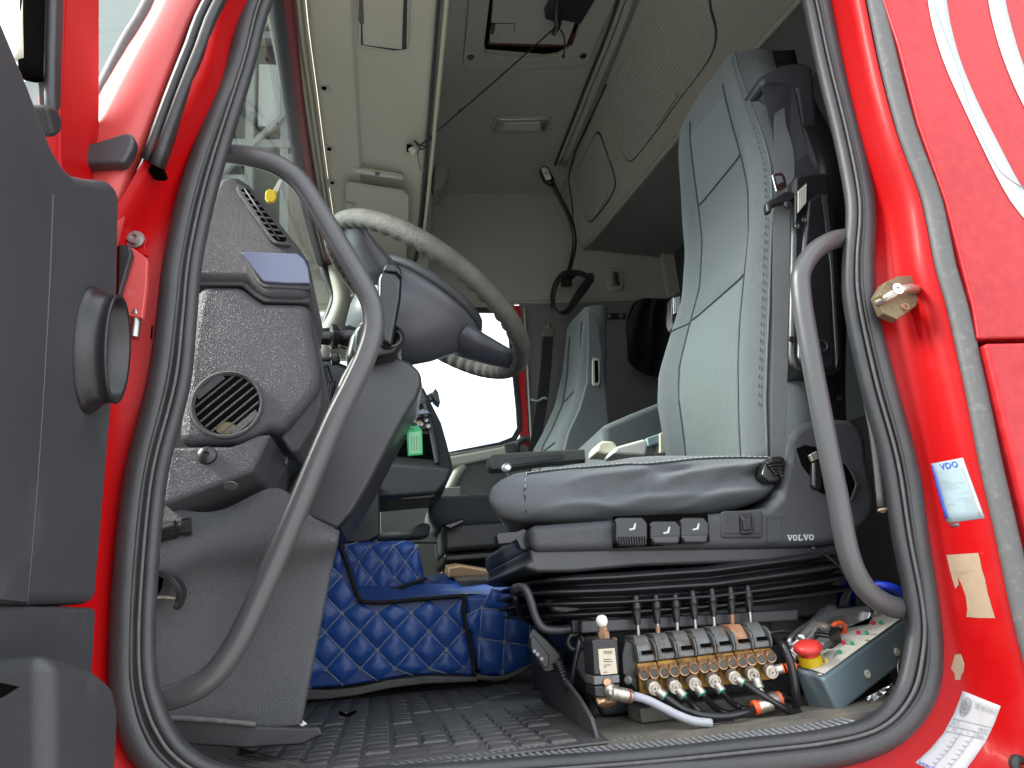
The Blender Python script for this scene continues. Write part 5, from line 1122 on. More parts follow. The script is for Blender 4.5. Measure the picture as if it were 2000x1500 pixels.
# serif lettering on the seat base
def letter(ch, x, w_, par):
    F = {'V': [(0, 0), (.45, 0), (.45, .14), (.36, .14), (.55, .66), (.74, .14), (.66, .14), (.66, 0), (1, 0), (1, .14), (.92, .14), (.6, 1), (.42, 1), (.1, .14), (0, .14)],
         'L': [(0, 0), (.5, 0), (.5, .14), (.36, .14), (.36, .84), (.74, .84), (.74, .62), (.9, .62), (.9, 1), (0, 1), (0, .86), (.12, .86), (.12, .14), (0, .14)]}
    def P(u, v_): return PY(1537 + (x + u * w_) * 53, 1045 + v_ * 11.5 - (x + u * w_) * 1.5, .1636)
    if ch == 'O':
        n = 20; o1 = [P(.5 + .5 * math.cos(t), .5 + .52 * math.sin(t)) for t in [2 * math.pi * i / n for i in range(n)]]; i1_ = [P(.5 + .24 * math.cos(t), .5 + .34 * math.sin(t)) for t in [2 * math.pi * i / n for i in range(n)]]
        return mesh('letter', o1 + i1_, [(i, (i + 1) % n, n + (i + 1) % n, n + i) for i in range(n)], 'label', par, solid=.0008)
    return mesh('letter', [P(*q_) for q_ in F[ch]], [tuple(range(len(F[ch])))], 'label', par, solid=.0008)
for ch, x, w_ in (('V', 0, .21), ('O', .215, .17), ('L', .41, .18), ('V', .595, .21), ('O', .81, .18)): letter(ch, x, w_, ds)
# front grip
pyprism('tilt_handle', [(968, 1046), (974, 1040), (1010, 1037), (1024, 1032), (1030, 1036), (1034, 1070), (1026, 1076), (1016, 1072), (1008, 1056), (998, 1062), (972, 1064)], .2, .03, 'gloss', ds, bev=.006, seg=3)
# lower skirt and bellows
pyprism('skirt', [(1034, 1072), (1200, 1070), (1600, 1066), (1640, 1060), (1650, 1080), (1640, 1098), (1500, 1098), (1250, 1106), (1120, 1118), (1050, 1118), (1022, 1108), (1036, 1096)], .178, .5, 'plastic', ds, bev=.012, seg=3)
zs0 = PY(1300, 1105, .17).z; zs1 = PY(1300, 1196, .17).z
rows = []; nb = 4
for k in range(nb * 8 + 1):
    t = k / (nb * 8); z = zs0 + (zs1 - zs0) * t; ph = math.sin(t * nb * 2 * math.pi - 1.0)
    gx = .015 * ph - .02 * abs(t - .45); x0, x1, y0, y1 = .222 - gx + .035 * max(0, t - .75), .755 + gx, .158 - gx + .02 * max(0, t - .7), .66
    r_ = []
    for i in range(44):
        a = 2 * math.pi * i / 44; ca, sa = math.cos(a), math.sin(a)
        X_ = (x0 + x1) / 2 + (x1 - x0) / 2 * math.copysign(abs(ca) ** .3, ca); Y_ = (y0 + y1) / 2 - (y1 - y0) / 2 * math.copysign(abs(sa) ** .3, sa)
        sag = -.012 * math.sin(math.pi * min(1, max(0, (X_ - x0) / (x1 - x0)))) * (1 - abs(t - .5)) + .03 * max(0, (X_ - .45)) * (1 - t)
        r_.append(V((X_, Y_, z + sag)))
    rows.append(r_)
grid('bellows', rows, 'bellows', ds, closed_u=True)
pyprism('pedestal_top', [(1060, 1168), (1640, 1150), (1640, 1205), (1545, 1208), (1160, 1222), (1080, 1200)], .19, .45, 'black', ds, bev=.01)
pyprism('pedestal_rail', [(1135, 1212), (1560, 1190), (1560, 1212), (1135, 1238)], .17, .03, 'plastic', ds, bev=.003)
# belt, belt guide, folded armrest
guide = [(1480, 150), (1500, 138), (1530, 124), (1560, 119), (1582, 121), (1590, 135), (1596, 200), (1602, 290), (1604, 350), (1580, 352), (1570, 300), (1558, 215), (1552, 175), (1520, 165), (1490, 170)]
pyprism('belt_guide', guide, .278, .12, 'plastic', ds, bev=.018, seg=4)
pyprism('guide_plate', [(1484, 152), (1508, 142), (1545, 150), (1556, 190), (1575, 300), (1590, 352), (1560, 352), (1535, 300), (1512, 215)], .29, .10, 'plastic', ds, bev=.008)
pyprism('guide_slot', [(1508, 198), (1514, 186), (1530, 172), (1537, 178), (1534, 190), (1520, 202), (1516, 212)], .2875, .004, 'hole', ds, bev=0)
rows = []
for i in range(31):
    z = DB.z0 + .05 + (DB.z1 + .012 - DB.z0 - .05) * i / 30; xn, yn, xf, yf = DB.edge(min(z, DB.z1 - .01)); k_ = .012 * (i / 30)
    rows.append([V((xn + .09, yn + .012, z)), V((xn + .15 + k_, yn + .004, z)), V((xn + .175 + k_, yn + .05, z)), V((xf + .175 + k_, yf - .05, z)), V((xf + .15 + k_, yf - .004, z)), V((xf + .09, yf - .012, z))])
grid('seat_shell', rows, 'black', ds, closed_u=True, cap=True)
arm_ = [(1551, 345), (1560, 338), (1610, 335), (1622, 340), (1634, 420), (1645, 560), (1650, 690), (1645, 720), (1632, 732), (1570, 728), (1548, 718), (1542, 690), (1546, 560)]
arf = pyprism('folded_armrest', arm_, .15, .07, 'black', ds, bev=.01, seg=3)
pyprism('armrest_cover', [(1578, 390), (1600, 376), (1614, 374), (1622, 470), (1634, 700), (1632, 722), (1600, 724), (1570, 716), (1560, 700), (1562, 560)], .143, .02, 'black', arf, bev=.008, seg=3)
pyprism('armrest_edge', [(1604, 380), (1616, 378), (1627, 480), (1640, 700), (1634, 720), (1622, 520)], .1425, .008, 'plastic', arf, bev=.002)
pyprism('adjuster_frame', [(1553, 378), (1577, 352), (1580, 400), (1562, 418), (1553, 440)], .142, .012, 'black', arf, bev=.003)
for k in range(5): pyprism('adjuster_rib', [(1560 + k * 3.4, 372 - k * 3), (1562.4 + k * 3.4, 370 - k * 3), (1562 + k * 3.2, 412 - k * 4), (1559.6 + k * 3.2, 414 - k * 4)], .138, .006, 'pale', arf, bev=.0008)
for p in ((1557, 442), (1571, 430)): lathe('adjuster_screw', PY(*p, .1425), (0, -1, 0), [(.005, 0), (.0045, .002), (.002, .002), (.002, .0005)], 'metal', arf, seg=10)
torus('armrest_ring', PY(1606, 675, .1425), (0, -1, 0), .0095, .0012, 'plastic', ds)
lathe('armrest_screw', PY(1546, 663, .145), (0, -1, 0), [(.006, 0), (.005, .003), (.002, .003)], 'black', arf, seg=10)
lathe('shell_screw', PY(1639, 777, .2), (0, -1, 0), [(.006, 0), (.005, .003), (.002, .003)], 'metal', arf, seg=10)
mesh('guide_cover', [PY(*p) for p in [(1484, 152, .30), (1545, 150, .30), (1556, 190, .28), (1575, 300, .19), (1602, 350, .185), (1556, 352, .185), (1540, 330, .186), (1518, 300, .2), (1503, 235, .232)]], [tuple(range(9))], 'plastic', ds, solid=.004)
bl_ = thing('seat_belt', 'grey seat belt with buckle tongue running down the driver backrest', 'seat belt', PY(1530, 700, .18))
bp = [((1524, 192), .284, 22), ((1523, 240), .218, 30), ((1531, 290), .19, 44), ((1532, 340), .186, 48), ((1530, 400), .168, 44), ((1527, 470), .165, 40), ((1526, 560), .163, 38), ((1525, 660), .163, 34), ((1522, 760), .163, 32), ((1520, 850), .166, 30), ((1518, 900), .172, 26)]
P_ = [PY(*p, y) for p, y, w_ in bp]; Wv = [V((w_ / 1450 * 1.22 * .93, -w_ / 1450 * .25, -.002)) for p, y, w_ in bp]
ribbon('webbing', P_, Wv, .0022, 'webbing', bl_)
pyprism('tongue_plate', [(1508, 342), (1513, 337), (1528, 337), (1534, 345), (1538, 365), (1532, 370), (1516, 374)], .152, .004, 'chrome', bl_, bev=.0015)
pyprism('tongue_window', [(1515, 344), (1527, 343), (1530, 355), (1519, 360)], .1512, .001, 'webbing', bl_, bev=0)
pyprism('tongue_grip', [(1497, 396), (1505, 388), (1518, 382), (1530, 374), (1545, 371), (1553, 376), (1553, 386), (1540, 394), (1520, 398), (1510, 402), (1508, 414), (1499, 414)], .145, .016, 'black', bl_, bev=.004)
lathe('belt_stud', PY(1537, 401, .15), (0, -1, 0), [(.008, 0), (.008, .003), (.006, .005), (.001, .0055)], 'black', bl_, seg=16)
rbs = thing('belt_anchor_pouch', 'crumpled black rubber sleeve at the foot of the grey seat belt', 'belt sleeve', PY(1515, 920, .16))
pc = YS([(1488, 930), (1492, 908), (1506, 892), (1530, 890), (1536, 900), (1532, 925), (1522, 942), (1505, 942)], .165)
prism('sleeve', pc, (0, .03, 0), 'gloss', rbs, bev=.008, seg=3)
for k in range(5): tube('sleeve_fold', YS([(1497 + k * 4, 906 + k * 5), (1512 + k * 3, 902 + k * 6), (1526, 900 + k * 8)], .163), .003, 'gloss', rbs, seg=6)
# ---- passenger seat
ps = thing('co_driver_chair', 'smaller blue grey fabric passenger seat across the cab', 'seat', (.7, 1.85, 0))
PB = Back([(1150, 604, 1.78), (1146, 640, 1.7), (1146, 690, 1.65), (1142, 750, 1.65), (1126, 800, 1.65), (1108, 840, 1.65), (1097, 885, 1.65), (1092, 930, 1.65)],
          [(1137, 604, 1.85), (1118, 622, 1.95), (1105, 645, 2.05), (1101, 690, 2.1), (1097, 740, 2.1), (1085, 800, 2.1), (1062, 850, 2.1), (1042, 885, 2.1), (1040, 930, 2.1)], bol=.03, thick=.09)
PB.build('backrest', 'fabric', ps, 30)
for u in (.24, .76): tube('seam', PB.line([(u, PB.z0 + (PB.z1 - .05 - PB.z0) * i / 20) for i in range(21)], .001), .004, 'seam', ps, seg=5, smooth_path=False)
for zz in (.5, .2): tube('seam', PB.line([(.24 + .52 * i / 10, PB.z0 + (PB.z1 - PB.z0) * zz) for i in range(11)], .001), .004, 'seam', ps, seg=5, smooth_path=False)
pyprism('side_cover', [(1148, 606), (1166, 612), (1176, 680), (1184, 760), (1192, 840), (1194, 888), (1098, 888), (1110, 842), (1130, 800), (1146, 745), (1148, 690)], 1.635, .02, 'fabricside', ps, bev=.008)
pyprism('side_slot', [(1157, 702), (1160, 697), (1170, 699), (1173, 706), (1173, 748), (1169, 754), (1160, 753), (1157, 748)], 1.625, .012, 'pale', ps, bev=.004)
pyprism('slot_hollow', [(1161, 704), (1168, 704), (1169, 746), (1162, 748)], 1.6235, .004, 'hole', ps, bev=0)
pz = [PY(840, 985, 1.6), PY(1100, 1000, 1.6)]
rows = []
for i in range(18):
    t = i / 17; x = .145 + t * .52; sc = min(1, (.3 + .7 * (1 - (1 - min(1, t / .12)) ** 2) ** .5)); r_ = []
    zc = .49; hz = .062 * sc
    for k in range(28):
        a = 2 * math.pi * k / 28; ca, sa = math.cos(a), math.sin(a)
        r_.append(V((x, 1.85 - .25 * math.copysign(abs(ca) ** .3, ca), zc + hz * math.copysign(abs(sa) ** .55, sa) + .004 * mnoise.noise(V((x * 14, a, 2))))))
    rows.append(r_)
grid('cushion', rows, 'fabric', ps, closed_u=True, cap=True, sub=1)
rbox('seat_pan', (.44, 1.85, .4), (.5, .46, .1), 'plastic', ps, bev=.02)
for k in range(4): rbox('bellows_fold', (.44, 1.85, .33 - k * .055), (.5 + .03 * (k % 2), .46, .035), 'bellows', ps, bev=.014, seg=3)
rbox('pedestal', (.46, 1.85, .06), (.44, .42, .18), 'black', ps, bev=.01)
pyprism('side_lever', [(860, 1026), (905, 1012), (910, 1020), (880, 1034)], 1.55, .03, 'gloss', ps, bev=.006)
ar = thing('armrest', 'grey folding armrest between the seats', 'armrest', PY(1050, 900, 1.4))
pyprism('armrest_pad', [(955, 893), (961, 887), (1060, 880), (1170, 876), (1170, 896), (1060, 905), (985, 916), (962, 917), (957, 912)], 1.38, .08, 'strip', ar, bev=.012, seg=3)
pyprism('armrest_inset', [(986, 896), (1060, 888), (1100, 886), (1100, 896), (1040, 904), (992, 910)], 1.377, .006, 'plastic', ar, bev=.002)
lathe('seat_knob', PY(990, 914, .72), (-.5, -.8, .4), [(.012, 0), (.012, .004), (.009, .006), (.006, .004), (.001, .004)], 'silver', ds, seg=20)
# ---- bunk and console behind the seats
bk = thing('bunk', 'blue grey upholstered bunk behind the seats', 'bunk', (1.1, 1.2, 0))
bp_ = YS([(1178, 838), (1184, 828), (1230, 808), (1300, 780), (1310, 860), (1300, 930), (1186, 930)], 1.15)
prism('mattress', bp_, (.0, .9, 0), 'fabric', bk, bev=.02, seg=4)
rbox('bunk_box', (1.22, 1.2, .22), (.48, 2.1, .5), 'greywall', bk, bev=.01)
cx_ = thing('cream_console', 'cream plastic console end peeping over the driver cushion', 'console', PY(1220, 870, 1.0))
pyprism('console_cap', [(1164, 884), (1168, 866), (1178, 860), (1200, 861), (1207, 872), (1206, 886)], 1.05, .1, 'cream', cx_, bev=.012, seg=3)
pyprism('console_bar', [(1196, 886), (1204, 872), (1262, 856), (1266, 870), (1262, 890)], .98, .1, 'white', cx_, bev=.008)
pyprism('console_window', [(1263, 855), (1290, 846), (1292, 864), (1266, 872)], .975, .06, 'labelblue', cx_, bev=.004)
pyprism('console_tail', [(1288, 846), (1300, 842), (1300, 885), (1289, 885)], .97, .06, 'cream', cx_, bev=.004)
# ---- far belt, strap loop, jacket, cable
fb2 = thing('passenger_belt', 'black passenger seat belt hanging from a steel anchor', 'seat belt', PY(1065, 750, 2.2))
ribbon('webbing', YS([(1071, 650), (1066, 720), (1058, 790), (1048, 850), (1042, 890)], 2.2), [V((.052, 0, .01))] * 5, .004, 'blackweb', fb2)
pyprism('anchor_plate', [(1058, 650), (1062, 636), (1070, 631), (1078, 635), (1085, 650), (1082, 656), (1060, 657)], 2.19, .01, 'metal', fb2, bev=.003)
lathe('anchor_bolt', PY(1071, 638, 2.185), (0, -1, 0), [(.012, 0), (.01, .008), (.004, .008)], 'chrome', fb2, seg=12)
tube('belt_clip', YS([(1038, 780), (1050, 783), (1062, 777), (1068, 779)], 2.18), .005, 'label', fb2, seg=6)
ribbon('retractor_strap', YS([(1080, 660), (1082, 760), (1084, 860)], 2.24), [V((.04, 0, 0))] * 3, .004, 'greywall', fb2)
lp2 = thing('hanging_strap', 'looped black strap hanging on the far lining', 'strap', PY(1110, 560, 2.1))
ribbon('strap_loop', YS([(1108, 546), (1130, 532), (1152, 540), (1150, 552), (1138, 570), (1122, 590), (1108, 608), (1092, 610), (1080, 592), (1082, 565), (1092, 545), (1108, 538)], 2.12), V((.0, .07, .045)), .006, 'blackweb', lp2)
ribbon('strap_front', YS([(1078, 600), (1078, 570), (1088, 545), (1104, 533), (1130, 533), (1150, 541)], 2.05), V((.014, .02, .035)), .006, 'blackweb', lp2)
ribbon('strap_tail', YS([(1120, 592), (1132, 570), (1145, 552), (1154, 540)], 2.04), V((.05, .01, .02)), .006, 'blackweb', lp2)
rbox('strap_clip', PY(1153, 542, 2.04), (.03, .02, .04), 'black', lp2)
pd = thing('cable_plug', 'white tipped plug on a black cable below the ceiling', 'cable', PY(1070, 340, 1.9))
pyprism('plug_body', [(1054, 330), (1060, 321), (1070, 324), (1084, 348), (1084, 358), (1076, 360), (1062, 350)], 1.9, .03, 'black', pd, bev=.008, seg=3)
pyprism('plug_face', [(1057, 330), (1062, 325), (1069, 328), (1077, 345), (1076, 350), (1066, 350)], 1.897, .01, 'white', pd, bev=.003)
lathe('plug_button', PY(1066, 338, 1.896), (0, -1, 0), [(.008, 0), (.006, .004), (.001, .004)], 'alu', pd, seg=10)
tube('cable', [PY(a, b, y) for (a, b), y in [((1078, 355), 1.92), ((1092, 385), 1.96), ((1108, 415), 2.0), ((1119, 445), 2.05), ((1122, 478), 2.08), ((1116, 510), 2.1), ((1108, 540), 2.1)]], .011, 'black', pd, seg=8)
rbox('cable_box', PY(1106, 551, 2.08), (.05, .03, .04), 'black', pd)
jk = thing('jacket', 'black jacket hanging on the far rear wall behind the driver seat', 'jacket', PY(1265, 680, 2.1))
JK = [[(1238, 590), (1255, 582), (1290, 582), (1318, 584)], [(1226, 612), (1252, 604), (1288, 604), (1320, 606)], [(1219, 640), (1246, 640), (1280, 640), (1320, 640)], [(1226, 670), (1240, 680), (1270, 680), (1318, 680)], [(1224, 702), (1236, 715), (1258, 722), (1312, 720)], [(1232, 712), (1246, 724), (1262, 732), (1306, 745)]]
rows = []
for j, r in enumerate(JK):
    ex = crs([V((a, b, 0)) for a, b in r], 16); rows.append([PY(p.x, p.y, 2.1 + .05 * math.sin(i * 1.3 + j * .5)) for i, p in enumerate(ex)])
grid('cloth', rows, mat('black_cloth', (.008, .008, .009), .9), jk, sub=1, solid=.01)
ah = thing('far_armrest_adjuster', 'chrome ribbed adjuster of the far armrest behind the driver backrest', 'adjuster', PY(1320, 600, .72))
pyprism('adjuster_body', [(1313, 580), (1324, 570), (1336, 570), (1336, 625), (1316, 640), (1311, 625)], .74, .04, 'black', ah, bev=.004)
for k in range(4): pyprism('adjuster_rib', [(1316 + k * 3.4, 582 - k), (1318 + k * 3.4, 581 - k), (1318 + k * 3.2, 612 - k), (1316 + k * 3.2, 613 - k)], .735, .006, 'silver', ah, bev=.0008)
# ================================================================ seat riser, handles, pendant
z12 = lambda a, b: (1000 + a / 3.5714, 1120 + b / 3.5714)
z13 = lambda a, b: (1450 + a / 4.1675, 1120 + b / 4.1675)
rs = thing('seat_riser', 'dark dusty plastic riser box under the driver seat', 'riser', (.5, .45, -.03))
rbox('riser_box', (.56, .49, .035), (.52, .48, .13), 'plastic', rs, bev=.012, seg=3)
pyprism('riser_front', [(1130, 1240), (1300, 1215), (1500, 1200), (1580, 1196), (1600, 1215), (1610, 1300), (1560, 1360), (1180, 1400), (1120, 1300)], .235, .02, 'plastic', rs, bev=.006)
pyprism('riser_recess', [(1504, 1214), (1512, 1210), (1566, 1206), (1574, 1214), (1576, 1236), (1560, 1246), (1510, 1250)], .232, .006, 'strip', rs, bev=.003)
tube('riser_ridge', YS([(1500, 1236), (1530, 1232), (1560, 1238), (1578, 1252)], .23), .003, 'fitting', rs, seg=6)
hb = thing('seat_slide_handle', 'bent black tube handle below the front of the driver seat', 'handle', PY(1060, 1220, .2))
tube('handle_tube', [PY(a, b, y) for (a, b), y in [((1030, 1190), .5), ((1012, 1170), .34), ((1004, 1152), .235), ((1014, 1147), .215), ((1026, 1150), .205), ((1036, 1172), .2), ((1046, 1205), .2), ((1060, 1226), .2), ((1085, 1231), .2), ((1125, 1227), .2)]], .0065, 'plastic', hb, seg=10)
tube('handle_brace', [PY(a, b, y) for (a, b), y in [((1005, 1165), .24), ((1018, 1200), .3), ((1040, 1216), .34), ((1080, 1212), .34), ((1120, 1200), .3)]], .0055, 'black', hb, seg=8)
rbox('handle_socket', PY(1130, 1222, .205), (.03, .03, .022), 'black', hb)
pn = thing('control_pendant', 'black hand control pendant hanging beside the blue tunnel cover', 'remote control', PY(1060, 1290, .22))
pa, pb = PY(1042, 1238, .22), PY(1078, 1312, .2)
prism('pendant_body', YS([(1032, 1240), (1038, 1228), (1046, 1226), (1096, 1280), (1092, 1300), (1080, 1312), (1064, 1314), (1034, 1268)], .215), (.012, .028, 0), 'black', pn, bev=.006, seg=3)
prism('pendant_face', YS([(1036, 1246), (1042, 1240), (1074, 1282), (1072, 1304), (1064, 1306), (1037, 1266)], .213), (0, .004, 0), 'gloss', pn, bev=.002)
for p in ((1044, 1272), (1050, 1278), (1058, 1287)): lathe('pendant_button', PY(*p, .2128), (0, -1, 0), [(.003, 0), (.0026, .0012), (.001, .0012)], 'inkgrey', pn, seg=8)
tube('strain_relief', YS([(1088, 1292), (1096, 1310), (1104, 1334), (1108, 1346)], .21), lambda t: .0085 - .004 * t + .0009 * math.sin(t * 70), 'black', pn, seg=10, n=12)
tube('cable', [PY(a, b, y) for (a, b), y in [((1108, 1344), .21), ((1112, 1348), .2), ((1117, 1330), .19), ((1122, 1300), .185), ((1128, 1270), .185), ((1131, 1248), .19), ((1122, 1240), .21)]], .004, 'hose', pn, seg=8)
torus('grommet', PY(1124, 1254, .2), (-.2, -1, 0), .011, .005, 'black', pn)
tube('grommet_strap', YS([(1124, 1244), (1122, 1228), (1126, 1212), (1132, 1205)], .2), .0055, 'black', pn, seg=8)
# ================================================================ hydraulic valve bank
YV = .12
vb = thing('valve_bank', 'row of seven grimy yellow hydraulic valves with black levers', 'valve bank', PY(1370, 1340, YV))
div = [870, 1010, 1150, 1285, 1420, 1550, 1680, 1808]
yt = lambda zx: 630 - (zx - 870) * .1226; yb_ = lambda zx: 850 - (zx - 870) * .117
caps = []
for i in range(7):
    x0, x1 = div[i], div[i + 1]
    A_, B_ = PY(*z12(x0, yt(x0)), YV), PY(*z12(x1, yt(x1)), YV); zlo = PY(*z12(x0, yb_(x0)), YV).z
    w_ = (B_.x - A_.x) * .972; zt_ = (A_.z + B_.z) / 2; cx = (A_.x + B_.x) / 2
    sec = rbox('valve_section', (cx, YV + .04, (zt_ + zlo) / 2), (w_, .08, zt_ - zlo), 'yellowblock', vb, bev=.0015)
    # cap housing: profile in Y-Z extruded across the section
    pr = [(YV - .001, zt_ + .0005), (YV - .003, zt_ + .008), (YV + .001, zt_ + .02), (YV + .012, zt_ + .032), (YV + .018, zt_ + .036), (YV + .06, zt_ + .036), (YV + .07, zt_ + .02), (YV + .07, zt_ + .0005)]
    cm = 'greymetal'
    prism('valve_cap', [V((cx - w_ * .36, y, z)) for y, z in pr], (w_ * .72, 0, 0), 'rustlever' if i == 5 else cm, sec, bev=.0015)
    rbox('cap_slot', (cx + w_ * .04, YV - .0025, zt_ + .0135), (w_ * .52, .006, .005), 'hole', sec, bev=0)
    for sx in (-1, 1):
        er = [(YV - .006, zt_ + .001), (YV - .0085, zt_ + .009), (YV - .006, zt_ + .024), (YV + .006, zt_ + .03), (YV + .05, zt_ + .031), (YV + .05, zt_ + .001)]
        prism('cap_ear', [V((cx + sx * w_ * .455 - w_ * .05, y, z)) for y, z in er], (w_ * .1, 0, 0), 'greymetal', sec, bev=.0012)
    rbox('cap_front', (cx, YV - .0015, zt_ + .006), (w_ * .8, .004, .008), 'greymetal', sec, bev=.001)
lt_ = [(860, 155), (1000, 150), (1135, 145), (1255, 120), (1390, 105), (1520, 95), (1640, 85)]; lb_ = [(882, 445), (1020, 435), (1155, 425), (1282, 405), (1412, 385), (1540, 365), (1665, 345)]
for i in range(7):
    t0, b0 = PY(*z12(*lt_[i]), YV + .035), PY(*z12(*lb_[i]), YV + .035); d = (b0 - t0); ln = d.length
    lev = lathe('lever', t0, d, [(.0032, ln * .64), (.0032, ln * 1.02)], 'rustlever' if i == 5 else 'metal', vb, seg=10)
    if i == 1: lathe('lever_rust', t0, d, [(.0034, ln * .76), (.0034, ln * .9)], 'rustlever', lev, seg=10)
    lathe('lever_grip', t0, d, [(.0035, -.001), (.0052, .0005), (.0056, .004), (.006, ln * .17), (.0074, ln * .18), (.0077, ln * .31), (.0066, ln * .33), (.0058, ln * .5), (.0044, ln * .70), (.0032, ln * .71)], 'black', lev, seg=14)
    for k in range(5):
        a = 2 * math.pi * k / 5; u, v_, ax_ = frame_of(d); o = u * math.cos(a) * .006 + v_ * math.sin(a) * .006
        tube('grip_rib', [t0 + o * 1.02 + d.normalized() * (ln * .34), t0 + o * .72 + d.normalized() * (ln * .68)], .0009, 'black', lev, seg=4, smooth_path=False)
nuts = [(918, 700), (990, 690), (1060, 685), (1130, 677), (1198, 670), (1265, 658), (1335, 650), (1398, 642), (1465, 628), (1532, 620), (1597, 612), (1662, 600), (1728, 592), (1795, 580)]
for p in nuts:
    o = PY(*z12(p[0] - 6, p[1] - 10), YV); ax_ = V((-.22, -1, -.16))
    hx = lathe('hex_plug', o, ax_, [(.0092, 0), (.0092, .006), (.0084, .0075)], 'brass', vb, seg=6, smooth=False)
    n_ = lathe('plug_cup', o + ax_.normalized() * .006, ax_, [(.0076, 0), (.0076, .008), (.0068, .009), (.0058, .0085), (.0056, .006), (.001, .006)], 'brass', hx, seg=18)
    lathe('plug_core', o + ax_.normalized() * .0125, ax_, [(.0052, 0), (.0052, .0008)], 'floor', hx, seg=12)
fits = [(995, 805), (1140, 795), (1278, 775), (1415, 755), (1555, 730), (1685, 710), (1815, 690)]
outs = [(1065, 858), (1198, 858), (1326, 842), (1462, 822), (1612, 765), (1728, 800), (1890, 662)]
for i, (p, q_) in enumerate(zip(fits, outs)):
    o = PY(*z12(p[0] - 45, p[1] - 40), YV); e = PY(*z12(*p), YV - .03); ax_ = (e - o); L_ = ax_.length
    bj = lathe('banjo_fitting', o, ax_, [(.0072, 0), (.0085, .003), (.0085, L_ * .55), (.0092, L_ * .58), (.0092, L_), (.0082, L_ + .001), (.0068, L_ + .001), (.0068, L_ - .001), (.004, L_ - .001), (.004, L_ + .0012), (.0018, L_ + .0012), (.0016, L_ - .002)], 'fitting', vb, seg=18)
    h0 = o.lerp(e, .8); h1 = PY(*z12(*q_), YV - .03); a2 = h1 - h0
    lathe('fitting_elbow', h0, a2, [(.004, 0), (.0045, a2.length * .3), (.0065, a2.length * .4), (.0068, a2.length * .96), (.006, a2.length)], 'fitting', bj, seg=14)
    lathe('fitting_ring', h1 - a2.normalized() * .001, a2, [(.0066, 0), (.0066, .002)], 'orange' if i == 6 else 'greenp', bj, seg=14)
pyprism('end_plate', [z12(765, 560), z12(795, 465), z12(865, 500), z12(880, 620), z12(885, 850), z12(770, 700)], YV + .005, .07, 'black', vb, bev=.003)
lathe('end_screw', PY(*z12(815, 742), YV), (-.6, -1, 0), [(.006, 0), (.006, .004), (.004, .004), (.004, .009)], 'metal', vb, seg=8)
rbox('mounting_rail', PY(*z12(1340, 850), YV + .05) + V((0, 0, -.014)), (.22, .06, .02), 'floor', vb, bev=.003)
pyprism('right_end_plate', [z12(1808, 520), z12(1838, 560), z12(1840, 740), z12(1812, 760)], YV + .01, .06, 'black', vb, bev=.003)
# hoses (each its own run)
def hose(px, r, m, label, ys=None):
    ys = ys or [YV - .03] * len(px)
    o = tube('hose', [PY(*z12(*p), y) for p, y in zip(px, ys)], r, m, None, seg=10, n=8); tag(o, label, 'hose', 'hoses on the valve bank'); return o
hose([(1065, 860), (1120, 900), (1200, 950), (1300, 985), (1420, 1000), (1540, 992), (1630, 968), (1690, 942)], .0052, 'hose', 'black hose curving from the first valve to the orange tee', [.09, .085, .08, .07, .065, .065, .07, .08])
hose([(1198, 858), (1240, 900), (1300, 960), (1380, 1010), (1480, 1035), (1540, 1030)], .0045, 'hose', 'black hose from the second valve down to the floor', [.09, .1, .1, .09, .08, .08])
hose([(1326, 842), (1370, 890), (1430, 945), (1500, 975), (1560, 975)], .0045, 'hose', 'black hose from the third valve bending under the bank', [.09, .1, .11, .11, .11])
hose([(1462, 822), (1510, 880), (1570, 925), (1630, 948), (1670, 945)], .0045, 'hose', 'black hose from the fourth valve to the tee', [.09, .095, .1, .09, .085])
hose([(1612, 765), (1700, 820), (1800, 885), (1880, 935), (1940, 962), (2000, 966)], .0052, 'hose', 'thick black hose from the fifth valve slanting to the grey box', [.09, .08, .075, .075, .08, .09])
hose([(815, 850), (880, 862), (960, 890), (1060, 940), (1160, 990), (1270, 1030), (1390, 1045)], .0058, 'greyhose', 'pale grey hose running from the solenoid valve along the sill', [.09, .085, .08, .07, .06, .055, .055])
hose([(1805, 480), (1850, 470), (1895, 500), (1930, 580), (1955, 680), (1975, 800), (1985, 900), (1975, 960)], .0058, 'hose', 'black hose arching over the right end of the valve bank', [.14, .12, .1, .09, .085, .085, .09, .1])
hose([(1780, 870), (1840, 875), (1900, 872), (1960, 890)], .005, 'hose', 'short black hose right of the brass tee', [.1, .1, .1, .11])
tf = thing('tee_fitting', 'brass push-in tee fitting with orange collars by the hoses', 'fitting', PY(*z12(1740, 930), .08))
lathe('tee_body', PY(*z12(1705, 940), .08), PY(*z12(1780, 915), .08) - PY(*z12(1705, 940), .08), [(.008, 0), (.009, .004), (.009, .022), (.007, .024)], 'fitting', tf, seg=16)
lathe('orange_collar', PY(*z12(1682, 940), .08), PY(*z12(1780, 910), .08) - PY(*z12(1682, 940), .08), [(.0085, 0), (.0095, .002), (.0095, .006), (.0075, .009)], 'orange', tf, seg=16)
lathe('tee_branch', PY(*z12(1760, 915), .085), PY(*z12(1720, 800), .09) - PY(*z12(1760, 915), .085), [(.006, 0), (.007, .01), (.0055, .02), (.0075, .022), (.0075, .034), (.005, .036)], 'fitting', tf, seg=14)
lathe('rear_branch', PY(*z12(1775, 900), .09), PY(*z12(1865, 875), .1) - PY(*z12(1775, 900), .09), [(.009, 0), (.011, .006), (.011, .018), (.008, .02)], 'fitting', tf, seg=14)
lathe('rear_collar', PY(*z12(1840, 880), .1), PY(*z12(1880, 872), .1) - PY(*z12(1840, 880), .1), [(.009, 0), (.0105, .002), (.0105, .006), (.008, .008)], 'orange', tf, seg=14)
